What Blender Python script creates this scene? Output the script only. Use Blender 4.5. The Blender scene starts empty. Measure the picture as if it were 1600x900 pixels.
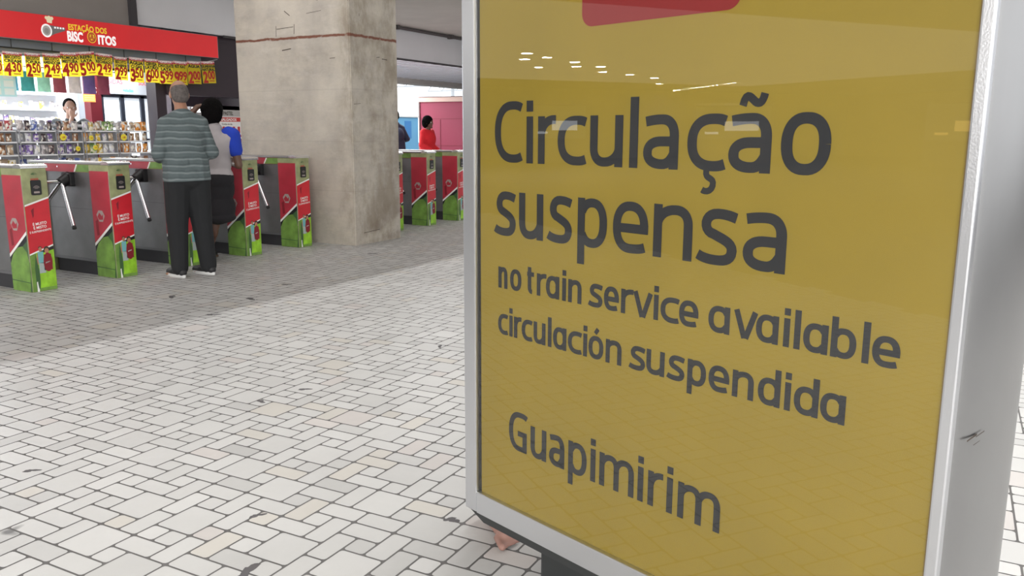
import bpy, bmesh, math, random
import numpy as np
from mathutils import Vector, Matrix
R = math.radians
C = bpy.context.scene.collection
scn = bpy.context.scene
random.seed(7)

# ------------------------------------------------------------------ camera
cam = bpy.data.objects.new('camera', bpy.data.cameras.new('camera'))
C.objects.link(cam)
cam.data.sensor_width = 36
cam.data.lens = 36 * 1295.6 / 1600
cam.data.clip_start = 0.02; cam.data.clip_end = 400
PSI, TH, RO = R(28.95), R(10.70), R(0.16)
fwd = Vector((-math.sin(PSI)*math.cos(TH), math.cos(PSI)*math.cos(TH), -math.sin(TH)))
rgt = Vector((math.cos(PSI), math.sin(PSI), 0)); upv = rgt.cross(fwd)
r2 = rgt*math.cos(RO)+upv*math.sin(RO); u2 = upv*math.cos(RO)-rgt*math.sin(RO)
M = Matrix((r2, u2, -fwd)).transposed().to_4x4(); M.translation = (0, 0, 1.3)
cam.matrix_world = M
scn.camera = cam

# ------------------------------------------------------------------ light
scn.view_settings.view_transform = 'Standard'; scn.view_settings.look = 'None'
scn.view_settings.exposure = 0.0; scn.view_settings.gamma = 1; scn.view_settings.use_curve_mapping = False
w = bpy.data.worlds.new('world'); scn.world = w; w.use_nodes = True
w.node_tree.nodes['Background'].inputs[0].default_value = (0.93, 0.97, 1.0, 1)
w.node_tree.nodes['Background'].inputs[1].default_value = 2.2

def area(name, loc, sx, sy, power, col=(1, 1, 1), rot=(0, 0, 0)):
    l = bpy.data.lights.new(name, 'AREA'); l.shape = 'RECTANGLE'; l.size = sx; l.size_y = sy
    l.energy = power; l.color = col
    o = bpy.data.objects.new(name, l); C.objects.link(o); o.location = loc; o.rotation_euler = rot
    return o
area('hall_strip_light', (0.5, 6, 6.3), 0.12, 30, 1120, (1, .985, .96))
area('hall_soft_light', (5.5, 4, 6.2), 7, 30, 320, (1, .985, .96))
area('gate_soft_light', (-6.9, 6, 3.26), 1.8, 22, 185, (1, .97, .95))
area('outer_hall_light', (-20, -10, 3.27), 18, 24, 1100, (1, .98, .95))
area('shop_light', (-12.2, 6.9, 2.62), 1.2, 4.8, 430, (.95, .98, 1))
area('platform_light', (-13.2, 16.5, 2.6), 4.5, 9, 1400, (.95, .98, 1))
area('rear_left_fill_light', (-3.0, -8.5, 2.4), 4.5, 1.6, 420, (1, .985, .95), (R(90), 0, 0))  # added fill to lift the pillar's near face, no ticket office here
area('side_fill_light', (11.6, 3, 3.0), 5.0, 26, 650, (.97, .985, 1), (0, R(90), 0))  # added side fill for pillar, gate fronts and price posters, no door here
area('rear_right_fill_light', (5.5, -9, 3.0), 8, 4.5, 1350, (1, .985, .95), (R(90), 0, R(28)))  # added fill from behind the camera to brighten the yellow poster

# ------------------------------------------------------------------ materials
MATS = {}
def mat(name, col, rough=.6, metal=0., spec=None, noise=0., nscale=8., bump=0., bscale=40., emit=None, estr=1., trans=0., alpha=None, coat=0.):
    if name in MATS: return MATS[name]
    m = bpy.data.materials.new(name); m.use_nodes = True; nt = m.node_tree; b = nt.nodes['Principled BSDF']
    b.inputs['Base Color'].default_value = (*col, 1); b.inputs['Roughness'].default_value = rough
    b.inputs['Metallic'].default_value = metal; b.inputs['Coat Weight'].default_value = coat
    if spec is not None: b.inputs['Specular IOR Level'].default_value = spec
    tc = nt.nodes.new('ShaderNodeTexCoord')
    if noise:
        n = nt.nodes.new('ShaderNodeTexNoise'); n.inputs['Scale'].default_value = nscale; n.inputs['Detail'].default_value = 5
        nt.links.new(tc.outputs['Object'], n.inputs['Vector'])
        mx = nt.nodes.new('ShaderNodeMix'); mx.data_type = 'RGBA'
        mx.inputs[6].default_value = (*[max(0, c*(1-noise)) for c in col], 1)
        mx.inputs[7].default_value = (*[min(1, c*(1+noise)) for c in col], 1)
        rp = nt.nodes.new('ShaderNodeMapRange'); rp.inputs[1].default_value = .3; rp.inputs[2].default_value = .7
        nt.links.new(n.outputs['Fac'], rp.inputs[0]); nt.links.new(rp.outputs[0], mx.inputs[0])
        nt.links.new(mx.outputs[2], b.inputs['Base Color'])
    if bump:
        n = nt.nodes.new('ShaderNodeTexNoise'); n.inputs['Scale'].default_value = bscale
        nt.links.new(tc.outputs['Object'], n.inputs['Vector'])
        bp = nt.nodes.new('ShaderNodeBump'); bp.inputs['Strength'].default_value = bump; bp.inputs['Distance'].default_value = .01
        nt.links.new(n.outputs['Fac'], bp.inputs['Height']); nt.links.new(bp.outputs[0], b.inputs['Normal'])
    if emit:
        b.inputs['Emission Color'].default_value = (*emit, 1); b.inputs['Emission Strength'].default_value = estr
    if trans: b.inputs['Transmission Weight'].default_value = trans
    if alpha is not None: b.inputs['Alpha'].default_value = alpha
    MATS[name] = m
    return m

def sheet_glass(name, tint=(1, 1, 1), refl=1.0, rough=0.0):
    m = bpy.data.materials.new(name); m.use_nodes = True; nt = m.node_tree; nt.nodes.clear()
    out = nt.nodes.new('ShaderNodeOutputMaterial'); mx = nt.nodes.new('ShaderNodeMixShader')
    tr = nt.nodes.new('ShaderNodeBsdfTransparent'); gl = nt.nodes.new('ShaderNodeBsdfGlossy'); fr = nt.nodes.new('ShaderNodeFresnel')
    tr.inputs[0].default_value = (*tint, 1); gl.inputs['Roughness'].default_value = rough; fr.inputs[0].default_value = 1.5
    mm = nt.nodes.new('ShaderNodeMath'); mm.operation = 'MULTIPLY'; mm.inputs[1].default_value = refl; mm.use_clamp = True
    nt.links.new(fr.outputs[0], mm.inputs[0]); nt.links.new(mm.outputs[0], mx.inputs[0])
    nt.links.new(tr.outputs[0], mx.inputs[1]); nt.links.new(gl.outputs[0], mx.inputs[2]); nt.links.new(mx.outputs[0], out.inputs[0])
    MATS[name] = m
    return m

chrome = mat('chrome', (.75, .75, .77), .16, 1.)
alum = mat('brushed_aluminium', (.66, .67, .70), .30, 1., bump=.03, bscale=300)
alum_side = mat('dull_aluminium', (.36, .36, .365), .34, 1., noise=.06, nscale=3)
steel = mat('stainless_steel', (.22, .22, .225), .42, .75, noise=.12, nscale=5)
black = mat('black_plastic', (.012, .012, .014), .4)
rubber = mat('black_rubber', (.02, .02, .022), .7)
white = mat('white_print', (.82, .82, .80), .5)
yellow_poster = mat('yellow_poster_paper', (.40, .295, .04), .55, noise=.05, nscale=3)
ink = mat('dark_ink', (.035, .038, .045), .6)
red_ink = mat('red_ink', (.50, .035, .03), .6); poster_red = mat('faded_red_ink', (.33, .03, .03), .6)
g_red = mat('gate_red_vinyl', (.56, .018, .03), .35, noise=.12, nscale=6)
g_red2 = mat('gate_side_red_vinyl', (.42, .03, .05), .35, noise=.15, nscale=5)
g_olive = mat('gate_olive_vinyl', (.30, .32, .16), .4, noise=.25, nscale=9)
g_green = mat('gate_green_vinyl', (.16, .30, .055), .4, noise=.35, nscale=8)
g_lime = mat('gate_lime_vinyl', (.28, .55, .03), .4, noise=.25, nscale=14)
g_dgreen = mat('gate_dark_green_vinyl', (.05, .12, .04), .4)
g_cyan = mat('gate_cyan_print', (.16, .42, .45), .5)
g_dred = mat('gate_maroon_print', (.22, .01, .02), .5)
g_skin = mat('printed_skin', (.42, .2, .12), .5)
g_grey = mat('gate_grey_print', (.36, .30, .28), .5)

# ------------------------------------------------------------------ mesh helpers
class MB:
    def __init__(s): s.v = []; s.f = []; s.m = []; s.mats = []; s.sm = []
    def mi(s, m):
        if m not in s.mats: s.mats.append(m)
        return s.mats.index(m)
    def add(s, vs, fs, m, smooth=False):
        o = len(s.v); s.v += [tuple(v) for v in vs]; k = s.mi(m)
        for f in fs: s.f.append(tuple(i+o for i in f)); s.m.append(k); s.sm.append(smooth)
        return s
    def box(s, a, b, m, bev=0.):
        x0, y0, z0 = [min(p, q) for p, q in zip(a, b)]; x1, y1, z1 = [max(p, q) for p, q in zip(a, b)]
        if bev:
            bm = bmesh.new(); bmesh.ops.create_cube(bm, size=1)
            for v in bm.verts: v.co = Vector(((x0+x1)/2+v.co.x*(x1-x0), (y0+y1)/2+v.co.y*(y1-y0), (z0+z1)/2+v.co.z*(z1-z0)))
            bmesh.ops.bevel(bm, geom=bm.edges[:], offset=bev, segments=2, affect='EDGES', profile=.6)
            return s.bm(bm, m)
        vs = [(x0, y0, z0), (x1, y0, z0), (x1, y1, z0), (x0, y1, z0), (x0, y0, z1), (x1, y0, z1), (x1, y1, z1), (x0, y1, z1)]
        return s.add(vs, [(0, 3, 2, 1), (4, 5, 6, 7), (0, 1, 5, 4), (1, 2, 6, 5), (2, 3, 7, 6), (3, 0, 4, 7)], m)
    def bm(s, bm, m, smooth=False, mx=None):
        bm.verts.ensure_lookup_table()
        vs = [(mx @ v.co if mx else v.co)[:] for v in bm.verts]
        for i, v in enumerate(bm.verts): v.index = i
        s.add(vs, [[v.index for v in f.verts] for f in bm.faces], m, smooth); bm.free(); return s
    def tube(s, p0, p1, r, m, r1=None, n=14, cap=True):
        p0 = Vector(p0); p1 = Vector(p1); r1 = r if r1 is None else r1
        q = (p1-p0).to_track_quat('Z', 'Y'); L = (p1-p0).length; vs = []
        for z, rr in ((0, r), (L, r1)):
            for i in range(n): a = 2*math.pi*i/n; vs.append(p0+q @ Vector((rr*math.cos(a), rr*math.sin(a), z)))
        s.add(vs, [(i, (i+1) % n, n+(i+1) % n, n+i) for i in range(n)], m, True)
        if cap: s.add(vs, [tuple(range(n))[::-1], tuple(range(n, 2*n))], m)
        return s
    def ball(s, c, r, m, sub=2, smooth=True):
        bm = bmesh.new(); bmesh.ops.create_icosphere(bm, subdivisions=sub, radius=1)
        r = (r, r, r) if not hasattr(r, '__len__') else r
        for v in bm.verts: v.co = Vector((c[0]+v.co.x*r[0], c[1]+v.co.y*r[1], c[2]+v.co.z*r[2]))
        return s.bm(bm, m, smooth)
    def poly(s, pts, m):           # planar polygon of 3D points
        return s.add(pts, [tuple(range(len(pts)))], m)
    def prism(s, pts, h, m):       # pts 3D planar, extruded by vector h
        n = len(pts); h = Vector(h); vs = [Vector(p) for p in pts]+[Vector(p)+h for p in pts]
        return s.add(vs, [tuple(range(n))[::-1], tuple(range(n, 2*n))]+[(i, (i+1) % n, n+(i+1) % n, n+i) for i in range(n)], m)
    def build(s, name, parent=None, **k):
        me = bpy.data.meshes.new(name); me.from_pydata(s.v, [], s.f)
        for m in s.mats: me.materials.append(m)
        me.polygons.foreach_set('material_index', s.m); me.polygons.foreach_set('use_smooth', s.sm); me.update()
        o = bpy.data.objects.new(name, me); C.objects.link(o); o.parent = parent
        for a, b in k.items(): o[a] = b
        return o

def thing(name, label, cat, loc=(0, 0, 0), rz=0., group=None):
    o = bpy.data.objects.new(name, None); C.objects.link(o); o.location = loc; o.rotation_euler = (0, 0, rz)
    o.empty_display_size = .1
    o['label'] = label; o['category'] = cat
    if group: o['group'] = group
    return o
def tag(o, label, cat, group=None, kind=None):
    o['label'] = label; o['category'] = cat
    if group: o['group'] = group
    if kind: o['kind'] = kind
    return o
def struct(o): o['kind'] = 'structure'; return o
def dup(root, loc=None, rz=None, label=None, group=None):
    r = root.copy(); C.objects.link(r)
    if loc is not None: r.location = loc
    if rz is not None: r.rotation_euler = (0, 0, rz)
    if label: r['label'] = label
    if group: r['group'] = group
    for ch in list(root.children):
        c = ch.copy(); C.objects.link(c); c.parent = r
        for g in ch.children: d = g.copy(); C.objects.link(d); d.parent = c
    return r

YZ = lambda x: (lambda u, v: (x, u, v))      # facing +X
XZ = lambda y: (lambda u, v: (u, y, v))      # facing -Y
def text(mb, body, u, v, size, m, pl, bold=0., sx=1., align='LEFT', rot=0., skew=0.):
    cu = bpy.data.curves.new('lettering', 'FONT'); cu.body = body; cu.size = size; cu.offset = bold*size
    cu.align_x = align; cu.resolution_u = 3; cu.shear = skew
    o = bpy.data.objects.new('lettering', cu); C.objects.link(o)
    dg = bpy.context.evaluated_depsgraph_get(); me = bpy.data.meshes.new_from_object(o.evaluated_get(dg))
    c, s = math.cos(rot), math.sin(rot)
    vs = [pl(u+(x.co.x*sx)*c-x.co.y*s, v+(x.co.x*sx)*s+x.co.y*c) for x in me.vertices]
    mb.add(vs, [tuple(p.vertices) for p in me.polygons], m)
    C.objects.unlink(o); bpy.data.objects.remove(o); bpy.data.curves.remove(cu); bpy.data.meshes.remove(me)
def ell(cu, cv, ru, rv, pl, n=24, a0=0, a1=360):
    return [pl(cu+ru*math.cos(R(a0+(a1-a0)*i/n)), cv+rv*math.sin(R(a0+(a1-a0)*i/n))) for i in range(n if a1-a0 == 360 else n+1)]
def rrect(u0, v0, u1, v1, r, pl, n=5):
    out = []
    for cx, cy, a in ((u1-r, v0+r, -90), (u1-r, v1-r, 0), (u0+r, v1-r, 90), (u0+r, v0+r, 180)):
        for i in range(n+1): t = R(a+90*i/n); out.append(pl(cx+r*math.cos(t), cy+r*math.sin(t)))
    return out

# ------------------------------------------------------------------ floor
def make_floor():
    QT = [(.5, 1), (1.5, 2), (2.5, 0), (2.5, 5), (3.5, 3), (3.5, 5), (4.5, 1), (5.5, 1), (5.5, 6), (6.5, 2)]
    PT = [(1, 4.5), (1, 7.5), (2, 3.5), (2, 6.5), (3, 1.5), (5, 2.5), (6, 7.5), (7, .5), (7, 4.5)]
    ST = [(1.5, .5), (1.5, 5.5), (2.5, 2.5), (3.5, .5), (4.5, 5.5), (6.5, 3.5), (6.5, 5.5), (6.5, 6.5), (7.5, 1.5), (7.5, 7.5)]
    BT = [(0, 3), (0, 6), (4, 7), (5, 4)]
    T = [(p, q, 1, 2) for p, q in QT]+[(p, q, 2, 1) for p, q in PT]+[(p, q, 1, 1) for p, q in ST]+[(p, q, 2, 2) for p, q in BT]
    s = .0823; tp = R(1.03); ox, oy = -2.052, 1.771; c, sn = math.cos(tp), math.sin(tp)
    rng = np.random.RandomState(3)
    g = .043; r = .13; V = []; F = []; tint = []
    prof = {}
    for wq, hq in ((1, 2), (2, 1), (1, 1), (2, 2)):
        pts = []
        for cx, cy, a in ((wq/2-g-r, -(hq/2-g-r), -90), (wq/2-g-r, hq/2-g-r, 0), (-(wq/2-g-r), hq/2-g-r, 90), (-(wq/2-g-r), -(hq/2-g-r), 180)):
            for k in range(3): t = R(a+45*k); pts.append((cx+r*math.cos(t), cy+r*math.sin(t)))
        prof[(wq, hq)] = np.array(pts)
    rows = []
    for mp in range(-8, 40):
        for mq in range(-22, 14):
            for (p, q, a, b) in T: rows.append((p+8*mp, q+8*mq, a, b))
    rows = np.array(rows, float)
    X = ox+s*(-sn*rows[:, 0]+c*rows[:, 1]); Y = oy+s*(c*rows[:, 0]+sn*rows[:, 1])
    keep = (X > -11.5) & (X < 4.5) & (Y > -2.5) & (Y < 21); rows = rows[keep]
    verts = np.zeros((len(rows), 12, 3))
    for k, pr in prof.items():
        m_ = (rows[:, 2] == k[0]) & (rows[:, 3] == k[1])
        P = rows[m_, 0][:, None]+pr[None, :, 0]; Q = rows[m_, 1][:, None]+pr[None, :, 1]
        verts[m_, :, 0] = ox+s*(-sn*P+c*Q); verts[m_, :, 1] = oy+s*(c*P+sn*Q)
    n = len(rows)
    # (P,Q)->(x,y) is a reflected map: flip winding so faces look up
    faces = np.arange(n*12).reshape(n, 12)[:, ::-1]
    big = np.array([(-60, -60, -.0011), (40, -60, -.0011), (40, 80, -.0011), (-60, 80, -.0011)], float)
    allv = np.concatenate([verts.reshape(-1, 3), big])
    me = bpy.data.meshes.new('floor')
    me.vertices.add(len(allv)); me.vertices.foreach_set('co', allv.ravel())
    me.loops.add(n*12+4); me.loops.foreach_set('vertex_index', np.concatenate([faces.ravel(), np.arange(n*12, n*12+4)]))
    me.polygons.add(n+1)
    me.polygons.foreach_set('loop_start', np.arange(n+1)*12)
    me.polygons.foreach_set('loop_total', np.array([12]*n+[4]))
    base = np.array([.52, .52, .515]); col = np.ones((n+1, 4)); col[:n, :3] = base*(1+rng.normal(0, .03, (n, 1)))
    u = rng.rand(n)
    col[:n, :3][u < .05] *= np.array([1.0, .965, .91]); col[:n, :3][(u > .05) & (u < .08)] *= np.array([1.0, .95, .935])
    col[:n, :3][(u > .08) & (u < .13)] *= .90
    col[n, :3] = (.42, .41, .40)
    mi = np.zeros(n+1, int); mi[n] = 1
    at = me.attributes.new('tile_tint', 'FLOAT_COLOR', 'FACE'); at.data.foreach_set('color', col.ravel())
    me.update(); me.validate()
    m = bpy.data.materials.new('floor_tile'); m.use_nodes = True; nt = m.node_tree; b = nt.nodes['Principled BSDF']
    a = nt.nodes.new('ShaderNodeAttribute'); a.attribute_name = 'tile_tint'
    tc = nt.nodes.new('ShaderNodeTexCoord')
    n1 = nt.nodes.new('ShaderNodeTexNoise'); n1.inputs['Scale'].default_value = .9; n1.inputs['Detail'].default_value = 8; n1.inputs['Roughness'].default_value = .65
    n2 = nt.nodes.new('ShaderNodeTexNoise'); n2.inputs['Scale'].default_value = 3.1; n2.inputs['Detail'].default_value = 3
    nt.links.new(tc.outputs['Object'], n1.inputs[0]); nt.links.new(tc.outputs['Object'], n2.inputs[0])
    mr = nt.nodes.new('ShaderNodeMapRange'); mr.inputs[1].default_value = .3; mr.inputs[2].default_value = .7; mr.inputs[3].default_value = .90; mr.inputs[4].default_value = 1.05
    nt.links.new(n1.outputs[0], mr.inputs[0])
    sp = nt.nodes.new('ShaderNodeMapRange'); sp.inputs[1].default_value = .735; sp.inputs[2].default_value = .77; sp.inputs[3].default_value = 1; sp.inputs[4].default_value = .35
    nt.links.new(n2.outputs[0], sp.inputs[0])
    mu = nt.nodes.new('ShaderNodeMath'); mu.operation = 'MULTIPLY'; nt.links.new(mr.outputs[0], mu.inputs[0]); nt.links.new(sp.outputs[0], mu.inputs[1])
    vm = nt.nodes.new('ShaderNodeVectorMath'); vm.operation = 'SCALE'
    nt.links.new(a.outputs['Color'], vm.inputs[0]); nt.links.new(mu.outputs[0], vm.inputs['Scale']); nt.links.new(vm.outputs[0], b.inputs['Base Color'])
    b.inputs['Roughness'].default_value = .45; b.inputs['Specular IOR Level'].default_value = .35
    me.materials.append(m); me.materials.append(mat('floor_grout', (.13, .125, .125), .85, noise=.15, nscale=3))
    me.polygons.foreach_set('material_index', mi)
    o = bpy.data.objects.new('floor', me); C.objects.link(o); return struct(o)
make_floor()
# gum spots and scuffs trodden into the tiles
gum = mat('old_gum', (.10, .095, .10), .8)
for i, (x, y, r0) in enumerate([(-1.8, 1.62, .03), (-2.05, 1.9, .018), (-1.45, 2.2, .022), (-2.9, 3.05, .022), (-2.95, 2.8, .02), (-2.78, 4.11, .02), (-4.7, 4.05, .035), (-4.9, 4.6, .04), (-5.1, 5.2, .03), (-5.5, 4.35, .04), (-5.6, 7.0, .035), (-3.1, 1.75, .02)]):
    mb = MB(); n = 18; ph = random.random()*6
    rr = [r0*(1+.35*math.sin(2*a+ph)+.25*math.sin(3*a+2*ph)+.12*math.sin(7*a)) for a in [2*math.pi*k/n for k in range(n)]]
    pts = [(rr[k]*math.cos(2*math.pi*k/n)*1.3, rr[k]*math.sin(2*math.pi*k/n)*.7, 0) for k in range(n)]
    mb.add([(p[0], p[1], .0002) for p in pts]+[(p[0]*.8, p[1]*.8, .0014) for p in pts], [tuple(range(n, 2*n))]+[(k, (k+1) % n, n+(k+1) % n, n+k) for k in range(n)], gum)
    o = mb.build('gum_spot'); o.location = (x, y, 0); o.rotation_euler = (0, 0, ph)
    tag(o, 'dark trodden gum spot on the floor '+('at the bottom edge of the picture', 'just behind the one at the bottom edge', 'beside the lower left corner of the display', 'right one of the pair in the bright middle', 'left one of the pair in the bright middle', 'close to the left frame of the display', 'leftmost along the edge of the shade', 'second along the edge of the shade', 'below the left foot of the pillar', 'in the shade, nearest the man’s shoes', 'beside the right foot of the pillar', 'towards the lower left corner of the picture')[i], 'stain', 'gum spots on the floor')

# ------------------------------------------------------------------ shell
concrete = mat('grey_painted_plaster', (.34, .335, .33), .85, noise=.06, nscale=2)
ceil_m = mat('hall_ceiling_paint', (.50, .47, .43), .85, noise=.05, nscale=2)
def slab(name, a, b, m): return struct(MB().box(a, b, m).build(name))
slab('ceiling', (-1.98, -30, 6.6), (12, 40, 6.8), ceil_m)
slab('trim_1', (-35, -34, 3.3), (-10.02, 2.5, 3.45), ceil_m)       # low ceiling over the outer hall
slab('trim_2', (-10.02, -34, 3.3), (-1.98, 40, 3.45), ceil_m)      # low ceiling over the gates
slab('trim_3', (-2.1, -34, 3.45), (-1.98, 40, 6.8), concrete)      # fascia up to the tall hall
slab('wall_right', (11.9, -34, 0), (12.1, 40, 6.8), concrete)
slab('wall_back', (-35, -34.1, 0), (12, -33.9, 6.8), mat('warm_far_wall', (.30, .27, .22), .8))
slab('wall_left', (-35.1, -34, 0), (-34.9, 2.6, 6.8), concrete)

# light grey and dark grey bulkhead panels above the shop sign
bk = mat('light_grey_panel', (.72, .72, .75), .7, noise=.04, nscale=1.5)
bkd = mat('dark_grey_panel', (.27, .245, .23), .7, noise=.05, nscale=3)
slab('trim_4', (-10.25, 7.70, 2.70), (-10.05, 32, 3.36), bk)
slab('trim_5', (-10.25, 2.5, 2.66), (-10.05, 7.62, 3.36), bkd)
slab('trim_6', (-10.24, 7.60, 2.66), (-10.00, 7.70, 3.36), mat('dark_joint', (.06, .055, .06), .8))
mb = MB(); mb.tube((-9.98, 9.2, 3.26), (-9.98, 32, 3.26), .03, mat('dark_pipe', (.10, .09, .09), .6))
for i in range(12): mb.box((-10.06, 9.6+i*1.9, 3.22), (-9.93, 9.68+i*1.9, 3.30), mat('dark_pipe', (.1, .09, .09)))
tag(mb.build('conduit_pipe'), 'thin dark conduit pipe running along the top of the light grey bulkhead', 'pipe')
# a seam line under the bulkhead
mb = MB().box((-10.06, 9.2, 2.665), (-10.03, 32, 2.70), mat('dark_joint', (.06, .055, .06))); struct(mb.build('trim_7'))
# ribbed white ceiling over the platforms, with a beam at its end
wc = mat('white_ribbed_ceiling', (.88, .88, .90), .3)
mb = MB()
mb.box((-16.2, 9.7, 2.95), (-10.25, 33, 3.1), wc)
for i in range(58): mb.box((-16, 9.9+i*.4, 2.93), (-10.3, 9.93+i*.4, 2.95), mat('rib_shadow_gap', (.5, .5, .53), .8))
struct(mb.build('trim_8'))
slab('trim_9', (-16.7, 9.7, 2.80), (-16.1, 33, 3.2), mat('beige_beam', (.50, .46, .42), .8))

# ------------------------------------------------------------------ concrete pillar
def make_pillar_mat():
    m = bpy.data.materials.new('stained_marble_cladding'); m.use_nodes = True; nt = m.node_tree; b = nt.nodes['Principled BSDF']
    N = nt.nodes.new; L = nt.links.new
    tc = N('ShaderNodeTexCoord'); obj = tc.outputs['Object']
    def noise(sc, det=6, ro=.6, mp=None):
        n = N('ShaderNodeTexNoise'); n.inputs['Scale'].default_value = sc; n.inputs['Detail'].default_value = det; n.inputs['Roughness'].default_value = ro
        if mp:
            q = N('ShaderNodeMapping'); q.inputs['Scale'].default_value = mp; L(obj, q.inputs[0]); L(q.outputs[0], n.inputs[0])
        else: L(obj, n.inputs[0])
        return n.outputs['Fac']
    def ramp(f, stops):
        r = N('ShaderNodeValToRGB'); L(f, r.inputs[0]); e = r.color_ramp.elements
        while len(e) < len(stops): e.new(.5)
        for k, (p, c) in zip(e, stops): k.position = p; k.color = (*c, 1)
        return r.outputs[0]
    def mix(f, a, c, mode='MIX'):
        x = N('ShaderNodeMix'); x.data_type = 'RGBA'; x.blend_type = mode
        if isinstance(f, float): x.inputs[0].default_value = f
        else: L(f, x.inputs[0])
        for k, s_ in ((6, a), (7, c)):
            if isinstance(s_, tuple): x.inputs[k].default_value = (*s_, 1)
            else: L(s_, x.inputs[k])
        return x.outputs[2]
    def mr(f, a, c, lo=0., hi=1.):
        x = N('ShaderNodeMapRange'); L(f, x.inputs[0])
        for k, s_ in zip((1, 2, 3, 4), (a, c, lo, hi)): x.inputs[k].default_value = s_
        return x.outputs[0]
    def mth(op, a, c=None):
        x = N('ShaderNodeMath'); x.operation = op; x.use_clamp = False
        for k, s_ in ((0, a), (1, c)):
            if s_ is None: continue
            if isinstance(s_, (int, float)): x.inputs[k].default_value = s_
            else: L(s_, x.inputs[k])
        return x.outputs[0]
    col = ramp(noise(1.3, 8, .62), [(.30, (.29, .255, .22)), (.5, (.44, .40, .355)), (.70, (.58, .53, .46))])
    col = mix(mr(noise(3.2, 8, .7, (1, 1, 2.2)), .35, .75), col, (.54, .49, .41))
    col = mix(mth('MULTIPLY', mr(noise(.9, 5, .6, (1.6, 1.6, .9)), .46, .68), .5), col, (.27, .245, .225))
    col = mix(mth('MULTIPLY', mr(noise(1.7, 6, .65, (1.2, 1.2, 3.5)), .54, .70), .4), col, (.60, .56, .50))
    sep = N('ShaderNodeSeparateXYZ'); L(obj, sep.inputs[0]); X, Y, Z = sep.outputs
    # pale damp patches and brown grime near the foot and the vertical edge
    col = mix(mth('MULTIPLY', mr(noise(2.0, 6, .6), .52, .66), mr(Z, .8, .2, 0., .8)), col, (.20, .165, .14))
    edge = mr(mth('ABSOLUTE', mth('SUBTRACT', X, -.03)), .02, .22, 1., 0.)
    col = mix(mth('MULTIPLY', mth('MULTIPLY', edge, mr(noise(2.4, 7, .7, (1, 1, .6)), .44, .60)), .6), col, (.20, .155, .10))
    # brick-red joint line
    wob = mth('MULTIPLY', mth('SUBTRACT', noise(6, 4, .6), .5), .05)
    lz = mth('ABSOLUTE', mth('SUBTRACT', mth('ADD', Z, wob), 2.345))
    col = mix(mth('MULTIPLY', mr(lz, .009, .020, 1., 0.), mr(noise(14, 3, .6), .25, .40)), col, (.17, .06, .035))
    # faint slab joints
    for zz in (.62, 1.18, 1.76):
        col = mix(mr(mth('ABSOLUTE', mth('SUBTRACT', mth('ADD', Z, mth('MULTIPLY', wob, .3)), zz)), .002, .007, .14, 0.), col, (.16, .14, .12))
    L(col, b.inputs['Base Color']); b.inputs['Roughness'].default_value = .6
    bp = N('ShaderNodeBump'); bp.inputs['Strength'].default_value = .25; bp.inputs['Distance'].default_value = .02
    L(noise(9, 8, .7), bp.inputs['Height']); L(bp.outputs[0], b.inputs['Normal'])
    return m
pm = make_pillar_mat()
pil = thing('concrete_pillar', 'massive square stained marble-clad pillar standing in the middle of the turnstile row', 'pillar', (-6.16, 7.42, 0))
bm = bmesh.new(); bmesh.ops.create_cube(bm, size=1)
for v in bm.verts: v.co = Vector((-.875+v.co.x*1.75, .435+v.co.y*.87, 1.65+v.co.z*3.3))
bmesh.ops.subdivide_edges(bm, edges=bm.edges[:], cuts=1)
bmesh.ops.bevel(bm, geom=[e for e in bm.edges if e.calc_face_angle(0) > .5 and abs(e.verts[0].co.z-e.verts[1].co.z) > .1], offset=.012, segments=3, affect='EDGES')
MB().bm(bm, pm).build('cladding', pil)
mk = mat('dark_chip', (.06, .045, .035), .9); mb = MB()
for y, z, l, a in ((.1, 2.55, .07, 90), (.18, 2.62, .05, 80), (-.9, 0, 0, 0)):
    pass
def scratch(u, v, l, a, wd=.006, face='L'):
    pl = (lambda p, q: (p, -.0015, q)) if face == 'L' else (lambda p, q: (.0015, p, q))
    c, s = math.cos(R(a)), math.sin(R(a))
    mb.poly([pl(u+c*l/2-s*wd/2, v+s*l/2+c*wd/2), pl(u-c*l/2-s*wd/2, v-s*l/2+c*wd/2), pl(u-c*l/2+s*wd/2, v-s*l/2-c*wd/2), pl(u+c*l/2+s*wd/2, v+s*l/2-c*wd/2)][::-1], mk)
for a in ((-1.08, 2.43, .12, 88), (-.80, 2.44, .11, 85), (-.94, 2.46, .26, 3), (-.93, 2.22, .14, 6, .01), (-.44, 2.76, .06, 90, .012), (-.32, 2.79, .05, 85, .012), (-.9, 2.62, .1, -35, .008), (-.25, 2.10, .08, 2), (-.5, 2.61, .22, 5, .004)): scratch(*a)
for a in ((.18, 2.57, .03, 90), (.62, 2.12, .1, -3, .008), (.5, 2.135, .06, 8, .006), (.1, 1.60, .12, 5, .004), (.3, .14, .3, 3, .006)): scratch(*a, face='R')
mb.build('chipped_marks', pil)

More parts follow.
